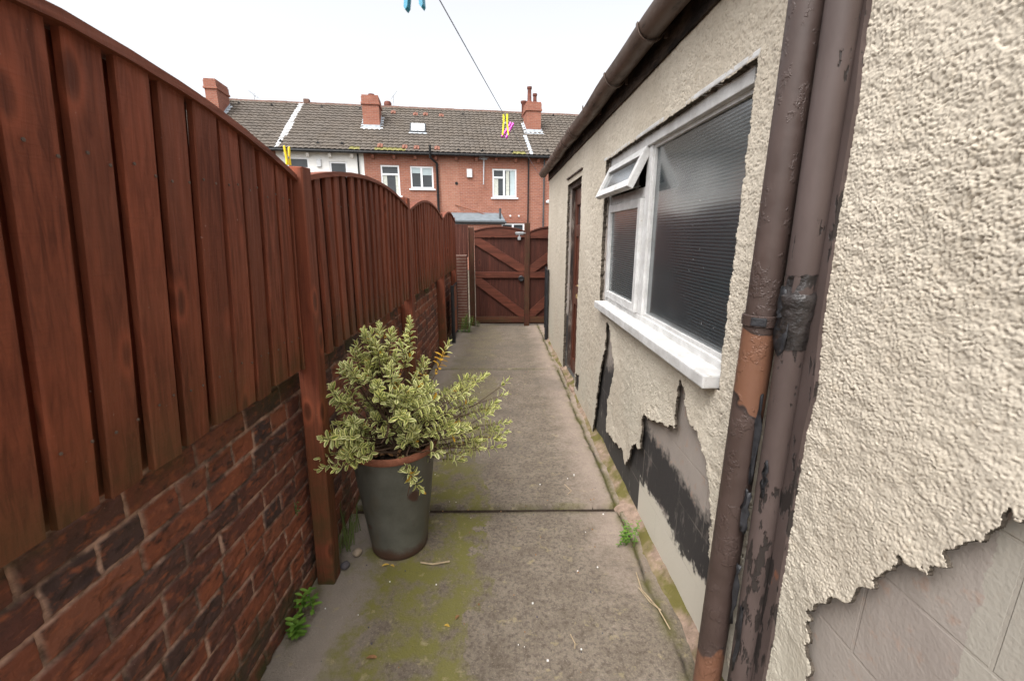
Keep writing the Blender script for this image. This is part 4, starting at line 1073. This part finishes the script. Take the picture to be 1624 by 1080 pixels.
weed((-.83, 1.50, .02), 2, .10, .04, .017, MT['weed'], 'upper of two bright green weeds where the brick wall meets the path', seed=2)
weed((-.83, 1.40, .0), 3, .09, .042, .018, MT['weed'], 'lower and nearer of two bright green weeds at the foot of the brick wall', seed=3)
weed((.60, 1.90, 0), 7, .13, .018, .011, MT['weed'], 'small leafy weed in the crack beside the cream wall', seed=4, spread=.05)
weed((-.66, 6.95, 0), 9, .30, .05, .012, MT['weed'], 'feathery green weed clump at the foot of the left gate post', seed=5, spread=.12, droop=.5)
weed((-.50, 7.40, 0), 5, .10, .03, .014, MT['fern'], 'low weed sprouting under the gate hinge corner', seed=6, spread=.06)
weed((-.876, 1.62, .41), 3, .06, .016, .010, MT['fern'], 'tiny weed growing from the brick joint beside the thick post', seed=7, spread=.02)
weed((-.86, 4.75, .93), 6, .07, .02, .012, MT['fern'], 'mossy tuft under the third fence panel on top of the brickwork', seed=9, spread=.06)
r = empty('grass_tuft', (-.83, 1.93, 0)); tag(r, 'thin grass tuft between brick wall and planter', 'grass'); b = MB(); q = random.Random(3)
for i in range(26):
    a = Vector((q.uniform(-.03, .05), q.uniform(-.06, .12), 0)); t = a + Vector((q.uniform(-.02, .06), q.uniform(-.05, .05), q.uniform(.06, .24))); mdl = a.lerp(t, .6) + Vector((-.01, 0, .02))
    w = Vector((.0018, .0018, 0)); b.add([a - w, a + w, mdl + w, mdl - w, t], [(0, 1, 2, 3), (3, 2, 4)], 0, (0, q.random(), .5))
b.build('blades', MT['fern'], r, fix=False)
def pebble(loc, s, mat, label):
    bm = bmesh.new(); bmesh.ops.create_icosphere(bm, subdivisions=3, radius=1)
    for v in bm.verts: v.co = Vector((v.co.x * s[0], v.co.y * s[1], v.co.z * s[2])) * (1 + .12 * math.sin(v.co.x * 3 + 1) * math.cos(v.co.y * 2.5))
    me = bpy.data.meshes.new('pebble'); bm.to_mesh(me); bm.free(); o = link_mesh('pebble', me, mat, smooth=True); o.location = loc; o.rotation_euler = (0, 0, 1); tag(o, label, 'pebble')
pebble((-.745, 1.86, .018), (.026, .02, .018), MT['stone'], 'round tan pebble beside the planter foot')
pebble((-.775, 1.775, .016), (.024, .02, .017), MT['stone2'], 'dark grey pebble by the thick post and planter')
def stalk(pts, label, r=.0025):
    b = MB(); b.tube([(x, y, .004 + .5 * r + random.uniform(0, .006)) for x, y in pts], r, 6); tag(b.build('dry_stalk', MT['straw'], smooth=True), label, 'dry stalk')
stalk([(.605, 1.72), (.60, 1.62), (.64, 1.52), (.655, 1.42)], 'longest curved dry stalk lying near the cream wall', .0028)
stalk([(.59, 1.63), (.615, 1.55), (.65, 1.51)], 'short dry stalk crossing the longest one near the cream wall')
stalk([(-.42, 1.80), (-.36, 1.785), (-.28, 1.80)], 'curved dry twig on the path just right of the planter', .004)
stalk([(.365, 2.47), (.40, 2.40), (.37, 2.36)], 'bent dry twig on the far slab past the concrete joint')
stalk([(.25, 1.40), (.262, 1.36), (.258, 1.34)], 'tiny dry stalk in the middle of the front slab')
def fallen(loc, rz, L, w, mat, label):
    b = MB(); leaf_mb(b, Vector((0, 0, .006)), Vector((math.cos(rz), math.sin(rz), .08)), Vector((0, 0, 1)), L, w, (.5, .5), .5, .3)
    o = b.build('fallen_leaf', mat, fix=False); o.location = loc; tag(o, label, 'fallen leaf')
fallen((-.60, 1.775, .003), .6, .035, .014, MT['yleaf'], 'yellow fallen leaf in front of the planter, left one')
fallen((-.54, 1.77, .003), 2.4, .03, .013, MT['yleaf'], 'yellow fallen leaf in front of the planter, right one')
fallen((-.53, 1.31, .003), .2, .04, .016, MT['deadleaf'], 'brown curled leaf on the pale left margin of the path')
fallen((-.215, 1.475, .003), 1.1, .028, .013, MT['deadleaf'], 'orange brown leaf on the mossy middle of the path')
fallen((-.235, 1.44, .003), 2.6, .026, .013, MT['yleaf'], 'pale yellow leaf next to an orange brown one on the moss')
b = MB(); q = random.Random(11)
for i in range(150):
    x, y = q.uniform(-.8, .68), q.uniform(1.15, 2.6) if i < 110 else q.uniform(2.6, 6.5)
    s = q.uniform(.0012, .0038); z = .004
    mi = 0 if q.random() < .22 else (1 if q.random() < .6 else 2)
    b.bbox(x - s, x + s, y - s * .8, y + s * .8, z - .002, z + s, s * .3, mi)
o = b.build('grit', [MT['white_grit'], MT['stone2'], MT['deadleaf']]); o['kind'] = 'stuff'; tag(o, 'scattered white and dark grit specks on the concrete path', 'grit')

# ------------------------------------------------------------------ the terrace of houses behind
HA = R(8.6); HO = Vector((0, 22, 0)); TT = .675; ZE = 5.15
def hroot(name, label, cat):
    o = empty(name, HO, (0, 0, HA)); tag(o, label, cat); return o
def rz(v): return ZE + (v + .25) * TT
def house_wall(parent, u0, u1, openings, mat, z1=5.24, name='front_wall'):
    us = sorted({u0, u1} | {o[0] for o in openings} | {o[1] for o in openings}); zs = sorted({-.06, z1} | {o[2] for o in openings} | {o[3] for o in openings})
    b = MB()
    for i in range(len(us) - 1):
        for j in range(len(zs) - 1):
            cu = (us[i] + us[i + 1]) / 2; cz = (zs[j] + zs[j + 1]) / 2
            if any(o[0] < cu < o[1] and o[2] < cz < o[3] for o in openings): continue
            b.add([(us[i], 0, zs[j]), (us[i + 1], 0, zs[j]), (us[i + 1], 0, zs[j + 1]), (us[i], 0, zs[j + 1])], [(0, 1, 2, 3)])
    for (a, c, d, e) in openings:
        b.add([(a, 0, d), (a, .12, d), (a, .12, e), (a, 0, e)], [(0, 1, 2, 3)]); b.add([(c, 0, d), (c, .12, d), (c, .12, e), (c, 0, e)], [(3, 2, 1, 0)])
        b.add([(a, 0, e), (a, .12, e), (c, .12, e), (c, 0, e)], [(0, 1, 2, 3)]); b.add([(a, 0, d), (a, .12, d), (c, .12, d), (c, 0, d)], [(3, 2, 1, 0)])
    q = MB(); q.box(u0, u1, 7.9, 8, -.06, z1); q.build('rear_wall', mat, parent)
    return b.build(name, mat, parent, fix=False)
def side_wall(parent, u, mat):
    b = MB(); b.prism([(0.02, -.06), (8, -.06), (8, 5.2), (4, 7.9), (.02, 5.2)], 'x', u, u + .01); b.build('gable_wall', mat, parent)
def house_roof(parent, u0, u1, white=None, yellow=(), seed=1):
    per, gauge = .235, .305; L = (4.0 + .25) * math.sqrt(1 + TT * TT); nr = int(round(L / gauge)); gauge = L / nr
    cs, sn = 1 / math.sqrt(1 + TT * TT), TT / math.sqrt(1 + TT * TT)
    nu = int((u1 - u0) / per * 7); us = np.linspace(u0, u1, nu)
    ph = us / per; wv = (np.abs(np.sin(math.pi * ph)) ** .7) * .036
    tid = np.floor(ph)
    rows = []; A = []
    for r in range(nr):
        jit = (_h(tid, tid * 0 + r, 7 + seed) - .5) * .012
        col = _h(tid, tid * 0 + r, 3 + seed)
        for s_, lift in ((r * gauge - .02, .05), (r * gauge + .001, .052), ((r + 1) * gauge - .03, .006)):
            v = -.25 + s_ * cs; z = ZE + s_ * sn; hh = lift + wv + jit
            rows.append(np.stack([us, np.full(nu, v) - hh * sn, np.full(nu, z) + hh * cs], -1))
            wm = np.zeros(nu); ym = np.zeros(nu)
            if white:
                e = white[0] + (white[1] - white[0]) * r / nr; wm = ((np.abs(us - e) < white[2] * (1.4 if 3 < r < 9 else .8)) & (col < .95)) * 1.
            if r == 0:
                for (a, c) in yellow: ym = np.maximum(ym, ((us > a) & (us < c)) * .8)
            A.append(np.stack([col, wm, ym], -1))
        # riser is made by the next row's first line
    P = np.stack(rows, 1); At = np.stack(A, 1)
    o = grid_mesh('roof', P, np.ones((P.shape[0] - 1, P.shape[1] - 1), bool), MT['tile'], parent, att=At)
    o.data.polygons.foreach_set('use_smooth', np.zeros(len(o.data.polygons), bool))
    b = MB(); b.add([(u0, 4, ZE + 4.25 * TT), (u1, 4, ZE + 4.25 * TT), (u1, 8.25, ZE), (u0, 8.25, ZE)], [(0, 1, 2, 3)]); b.build('rear_slope', MT['tile'], o, fix=False)
    b = MB(); zc = ZE + 4.25 * TT - .06
    n = int((u1 - u0) / .45)
    for i in range(n):
        a = u0 + (u1 - u0) * i / n; c = u0 + (u1 - u0) * (i + 1) / n; d = random.uniform(-.008, .008)
        b.tube([(a + .004, 4, zc + d), (c - .004, 4, zc + d)], .135, 12)
    b.build('ridge_tiles', MT['ridge'], o, True)
    return o
def eaves(parent, u0, u1, corbel):
    b = MB(); b.tube([(u0, -.3, ZE - .06), (u1, -.3, ZE - .06)], .06, 10); b.box(u0, u1, -.25, -.222, ZE - .1, ZE + .04); b.build('gutter', MT['hgutter'], parent)
    u = u0 + .35
    while u < u1 - .1:
        c = MB(); c.prism([(0, ZE - .28), (0, ZE - .12), (-.2, ZE - .12), (-.2, ZE - .18), (-.11, ZE - .28)], 'x', u, u + .12); c.build('corbel', corbel, parent); u += .93
def hwindow(parent, u0, u1, z0, z1, bars=(), hbars=(), fr=.07, sill=True, lintel=None, name='window', back=None):
    f = MB(); v0, v1 = .03, .09
    f.box(u0, u0 + fr, v0, v1, z0, z1); f.box(u1 - fr, u1, v0, v1, z0, z1); f.box(u0 + fr, u1 - fr, v0 + .001, v1, z0, z0 + fr); f.box(u0 + fr, u1 - fr, v0 + .001, v1, z1 - fr, z1)
    for u in bars: f.box(u - .045, u + .045, v0 + .002, v1, z0 + fr, z1 - fr)
    for (a, c, z) in hbars: f.box(a, c, v0 + .003, v1, z - .04, z + .04)
    o = f.build(name, MT['upvc'], parent)
    p = MB(); p.add([(u0, .075, z0), (u1, .075, z0), (u1, .075, z1), (u0, .075, z1)], [(0, 1, 2, 3)]); p.build('pane', MT['pane'], o, fix=False)
    if back:
        for (nm, mt, a, c, d, e) in back:
            q = MB(); q.box(a, c, .066, .072, d, e); q.build(nm, mt, o)
    if sill:
        s = MB(); s.box(u0 - .08, u1 + .08, -.06, .03, z0 - .07, z0 - .005); s.build('sill', MT['upvc'], o)
    if lintel:
        l = MB(); n = int((u1 - u0 + .16) / .075)
        for i in range(n):
            a = u0 - .08 + i * (u1 - u0 + .16) / n; t = (i + .5) / n * 2 - 1; dz = lintel * (1 - t * t)
            l.box(a + .004, a + (u1 - u0 + .16) / n - .004, -.012, .02, z1 + dz + .004, z1 + dz + .225)
        l.build('arch_lintel', MT['cbrick'], o)
    return o
def chimney(parent, u0, u1, v0, v1, ztop, cap, pots, flash=True):
    zb = rz(v0) - .1; b = MB(); b.box(u0, u1, v0, v1, zb, ztop - cap); o = b.build('chimney', MT['cbrick'], parent)
    c = MB(); c.bbox(u0 - .05, u1 + .05, v0 - .05, v1 + .05, ztop - cap, ztop - cap + .09, .01); c.bbox(u0 - .02, u1 + .02, v0 - .02, v1 + .02, ztop - cap + .091, ztop - .075, .008); c.bbox(u0 + .0, u1 - .0, v0, v1, ztop - .0745, ztop, .01)
    c.build('chimney_cap', MT['cbrick'], o)
    for (pu, pv, r, h, kind) in pots:
        p = MB(); p.lathe([(r * 1.25, 0), (r * 1.2, .06), (r, .1), (r * .9, h - .12), (r * 1.15, h - .1), (r * 1.2, h), (r * .9, h), (r * .8, h - .05), (0, h - .06)], (pu, pv, ztop - .01), 18); p.build('chimney_pot', MT['pot_clay'], o, True)
    if flash:
        f = MB(); lift = .075
        def pt(u, v, e=lift): return (u, v - .0, rz(v) + e)
        f.add([pt(u0 - .14, v0 - .16), pt(u1 + .14, v0 - .16), (u1 + .14, v0 - .004, rz(v0) + lift), (u0 - .14, v0 - .004, rz(v0) + lift)], [(0, 1, 2, 3)])
        f.box(u0 - .004, u1 + .004, v0 - .012, v0 - .003, rz(v0) + .06, rz(v0) + .2)
        for u, sg in ((u0, -1), (u1, 1)):
            f.add([pt(u + sg * .13, v0 - .1), pt(u + sg * .004, v0 - .1), pt(u + sg * .004, v1), pt(u + sg * .13, v1)], [(0, 1, 2, 3)])
            f.prism([(v0, rz(v0) + .05), (v1, rz(v1) + .05), (v1, rz(v1) + .17), (v0, rz(v0) + .17)], 'x', u + sg * .002, u + sg * .012)
        f.build('flashing', MT['flash'], o)
    return o
def aerial(parent, u, v, z0, z1, arm, n):
    b = MB(); b.tube([(u, v, z0), (u, v, z1)], .014, 6); d = Vector(arm); c = Vector((u, v, z1 - .08)); b.tube([c - d * .35, c + d * .65], .012, 6); p = d.cross(Vector((0, 0, 1))).normalized() if abs(d.z) < .95 * d.length else Vector((1, 0, 0))
    for i in range(n): 
        q = c + d * (-.3 + .9 * i / n); w = p * (.16 - .008 * i); b.tube([q - w, q + w], .008, 5)
    b.build('aerial', MT['alum'], parent)

# far left house
h0 = hroot('terraced_house', 'far left terraced house with a red brick chimney rising behind the fence', 'house')
house_wall(h0, -18, -10.16, [], MT['hbrick']); house_roof(h0, -18, -10.1, seed=2); eaves(h0, -18, -10.16, MT['cbrick']); side_wall(h0, -18, MT['hbrick'])
chimney(h0, -13.47, -12.98, 2.0, 3.25, 8.38, .42, [])
aerial(h0, -12.27, 4.5, 7.9, 8.52, (-.5, .1, .42), 6)
for u, v in ((-12.66, 3.53), (-11.15, 3.48)):
    b = MB(); b.prism([(-.07, 0), (.07, 0), (0, .1)], 'y', v - .07, v + .1, M=Matrix.Translation((u, 0, rz(v) + .05))); b.build('vent_tile', MT['hgutter'], h0)

# white house
h1 = hroot('terraced_house', 'white painted terraced house seen above the arched fence panel', 'house')
wops = [(-7.97, -7.22, 3.3, 4.71), (-9.75, -8.83, 3.5, 4.85)]
house_wall(h1, -10.16, -6.48, wops, MT['hwhite']); eaves(h1, -10.16, -6.48, MT['hwhite'])
house_roof(h1, -10.1, -6.48, white=(-10.05, -9.85, .14), yellow=((-7.05, -6.6),), seed=4)
hwindow(h1, -7.97, -7.22, 3.3, 4.71, hbars=((-7.97, -7.22, 4.13),), lintel=None)
hwindow(h1, -9.75, -8.83, 3.5, 4.85, hbars=((-9.75, -8.83, 4.4),))
b = MB(); b.bbox(-8.49, -8.31, -.08, 0, 4.47, 4.78, .01); b.build('alarm_box', MT['alarm'], h1)
b = MB(); b.tube([(-6.72, -.07, 5.05), (-6.72, -.07, .2)], .034, 8); b.build('drainpipe', MT['hgutter'], h1)
for u, v in ((-9.94, .18), (-8.38, .12), (-7.37, .13), (-8.83, 3.57), (-6.97, 3.55)):
    b = MB(); b.prism([(-.07, 0), (.07, 0), (0, .1)], 'y', v - .07, v + .1, M=Matrix.Translation((u, 0, rz(v) + .05))); b.build('vent_tile', MT['hgutter'], h1)
b = MB(); b.bbox(-9.78, -9.5, 3.85, 4.15, 7.98, 8.22, .04, M=Matrix.Translation((0, 0, 0))); b.build('ridge_finial', MT['ridge'], h1)

# brick house
h2 = hroot('terraced_house', 'red brick terraced house with roof window, tall chimney and black soil pipe', 'house')
ops = [(-5.78, -4.95, 3.3, 4.62), (-4.46, -3.42, 3.62, 4.60), (-.66, .50, 3.28, 4.57), (-.25, .9, .9, 2.08)]
house_wall(h2, -6.48, 1.12, ops, MT['hbrick']); eaves(h2, -6.48, 1.12, MT['cbrick'])
house_roof(h2, -6.48, 1.12, yellow=((-5.95, -4.6), (.25, .95)), seed=6)
w = hwindow(h2, -5.78, -4.95, 3.3, 4.62, hbars=((-5.78, -4.95, 4.22),), lintel=.05, back=[('curtain', MT['curtain'], -5.7, -5.52, 3.37, 4.18), ('curtain', MT['curtain'], -5.14, -5.03, 3.37, 4.18)])
w = hwindow(h2, -4.46, -3.42, 3.62, 4.60, bars=(-3.96,), lintel=.02, back=[('blind', MT['blind'], -3.91, -3.5, 4.22, 4.53), ('blind', MT['blind'], -4.38, -4.01, 4.3, 4.53)])
w = hwindow(h2, -.66, .50, 3.28, 4.57, bars=(-.1,), hbars=((-.59, -.14, 4.18),), back=[('curtain', MT['curtain'], -.58, -.38, 3.36, 4.12), ('curtain', MT['curtain'], .0, .16, 3.36, 4.49), ('blind', MT['blind'], .2, .42, 3.36, 4.49)])
hwindow(h2, -.25, .9, .9, 2.08, bars=(.33,), lintel=.03)
chimney(h2, -6.62, -5.86, 1.65, 2.7, 7.93, .42, [(-6.2, 1.98, .12, .12, 0)])
b = MB(); b.bbox(-4.46, -3.7, -.5, .5, 0, .1, .02); 
ob = b.build('roof_window', MT['greypipe'], h2); vv = 1.76; ob.location = (0, vv, rz(vv) + .03); ob.rotation_euler = (math.atan(TT), 0, 0)
b = MB(); b.box(-4.39, -3.77, -.42, .42, .101, .108); ob2 = b.build('roof_window_pane', MT['skypane'], ob)
b = MB(); b.bbox(-4.5, -3.66, -.62, -.52, .03, .06, .01); b.build('roof_window_flashing', MT['flash'], ob)
for u, v in ((-5.33, 3.29), (-4.22, 3.19), (-3.71, 3.23), (-2.91, 3.17), (-5.73, .07), (-4.65, .03), (-4.12, 0), (-3.20, 0)):
    b = MB(); b.bbox(-.12, .12, -.16, .16, .02, .07, .02); b.prism([(-.08, .05), (.08, .05), (0, .12)], 'y', -.15, .12)
    o = b.build('vent_tile', MT['redtile'], h2); o.location = (u, v, rz(v) + .03); o.rotation_euler = (math.atan(TT), 0, 0)
for u, v in ((-1.78, 3.41), (-2.24, -.11), (-1.13, -.1), (.26, -.13)):
    b = MB(); b.prism([(-.07, 0), (.07, 0), (0, .1)], 'y', v - .07, v + .1, M=Matrix.Translation((u, 0, rz(v) + .05))); b.build('vent_tile', MT['hgutter'], h2)
b = MB(); b.tube([(-3.52, -.38, 5.45), (-3.52, -.38, 4.92), (-3.24, -.1, 4.72), (-3.24, -.1, 2.5)], .055, 10); b.tube([(-3.24, -.1, 3.3), (-3.24, -.1, 3.36)], .068, 10); b.tube([(-3.24, -.1, 4.6), (-3.24, -.1, 4.68)], .068, 10); b.build('soil_pipe', MT['hgutter'], h2, True)
b = MB(); b.bbox(-1.87, -1.62, -.1, 0, 4.15, 4.52, .015); b.build('alarm_box', MT['alarm'], h2)
b = MB(); b.lathe([(0, 0), (.07, 0), (.07, .03), (0, .03)], (0, 0, 0), 16); o = b.build('flue', MT['hgutter'], h2); o.location = (-2.36, 0, 3.88); o.rotation_euler = (R(90), 0, 0)
b = MB(); b.tube([(-1.06, -.12, 5.05), (-1.1, -.12, 3.84)], .022, 8); b.tube([(-1.3, -.12, 4.98), (-.85, -.12, 5.02)], .015, 6); b.box(-1.2, -.92, -.14, -.1, 4.94, 4.97); b.box(-1.28, -1.0, -.14, -.1, 5.05, 5.08); b.build('aerial_pole', MT['flash'], h2, True)
b = MB(); b.tube([(1.07, -.07, 5.05), (1.05, -.07, .1)], .034, 8); b.build('drainpipe', MT['hgutter'], h2)
b = MB(); b.add([(-3.05, -.006, 2.6), (-2.2, -.006, 2.6), (-2.3, -.006, 5.0), (-3.15, -.006, 5.0)], [(0, 1, 2, 3)]); b.build('patched_brickwork', MT['hbrick2'], h2, fix=False)
b = MB(); b.tube([(-2.45, -.03, 2.91), (-.4, -.35, 2.27)], .018, 8); b.build('wall_stay', MT['rust'], h2)
for u in (.2, .62):
    b = MB(); b.lathe([(0, 0), (.045, 0), (.035, .05), (0, .06)], (0, 0, 0), 12); o = b.build('wall_light', MT['upvc'], h2); o.location = (u, 0, 2.42 if u < .5 else 2.42); o.rotation_euler = (R(90), 0, 0)
aerial(h2, -5.42, 5.0, 7.7, 8.92, (.35, .1, .45), 7)
b = MB(); b.lathe([(.13, 7.3), (.13, 8.2), (.2, 8.28), (.2, 8.45), (.15, 8.52), (0, 8.52)], (-5.73, 4.9, 0), 18); b.build('rear_chimney_pot', MT['pot_clay'], h2, True)

# lean-to against the brick house
h4 = hroot('lean_to', 'low blue grey lean-to roof with a black vent pipe against the red brick house', 'lean-to')
b = MB(); b.prism([(-.004, 2.52), (-.004, 2.56), (-1.3, 2.17), (-1.3, 2.13)], 'x', -2.75, -.25); b.build('roof_sheet', MT['slate'], h4)
b = MB(); b.tube([(-2.75, -1.34, 2.11), (-.2, -1.34, 2.09)], .05, 10); b.box(-2.75, -.25, -1.31, -1.28, 2.0, 2.13); b.build('gutter', MT['greypipe'], h4)
b = MB(); b.box(-2.6, -.4, -1.25, -1.15, -.05, 2.12); b.build('wall', MT['hbrick'], h4)
b = MB(); b.tube([(-.44, -1.0, 2.1), (-.44, -1.0, 2.72)], .05, 10); b.build('vent_pipe', MT['greypipe'], h4, True)

# right hand house
h3 = hroot('terraced_house', 'right hand terraced house partly hidden by the brown gutter, chimney with two tall pots', 'house')
house_wall(h3, 1.12, 9, [(2.12, 3.2, 3.2, 4.45)], MT['hbrick']); eaves(h3, 1.12, 9, MT['cbrick']); house_roof(h3, 1.12, 9, seed=8); side_wall(h3, 9, MT['hbrick'])
hwindow(h3, 2.12, 3.2, 3.2, 4.45, bars=(2.66,))
b = MB(); b.tube([(1.84, -.07, 5.05), (1.82, -.07, .1)], .036, 8); b.build('drainpipe', MT['greypipe'], h3)
b = MB(); b.bbox(1.96, 2.1, -.07, 0, 3.05, 3.16, .01); b.build('cable_box', MT['alarm'], h3)
chimney(h3, 1.33, 2.07, 1.8, 2.7, 8.02, .42, [(1.50, 2.0, .105, .72, 0), (1.88, 2.45, .1, .55, 1)])
b = MB(); b.lathe([(.12, 7.3), (.12, 8.3), (.17, 8.36), (.17, 8.45), (0, 8.45)], (1.48, 3.4, 0), 16); b.build('rear_chimney_pot', MT['pot_clay'], h3, True)
b = MB(); ns = 16
for i in range(ns):
    v = -.3 + 1.75 * i / ns; v2 = -.3 + 1.75 * (i + 1) / ns - .004
    b.add([(1.08, v, rz(v) + .09), (1.26, v, rz(v) + .09), (1.26, v2, rz(v2) + .08), (1.08, v2, rz(v2) + .08)], [(0, 1, 2, 3)])
b.build('party_flashing', MT['flash'], h3, fix=False)
for u, v in ((3.18, 3.71), (2.01, .07)):
    b = MB(); b.prism([(-.07, 0), (.07, 0), (0, .1)], 'y', v - .07, v + .1, M=Matrix.Translation((u, 0, rz(v) + .05))); b.build('vent_tile', MT['hgutter'], h3)
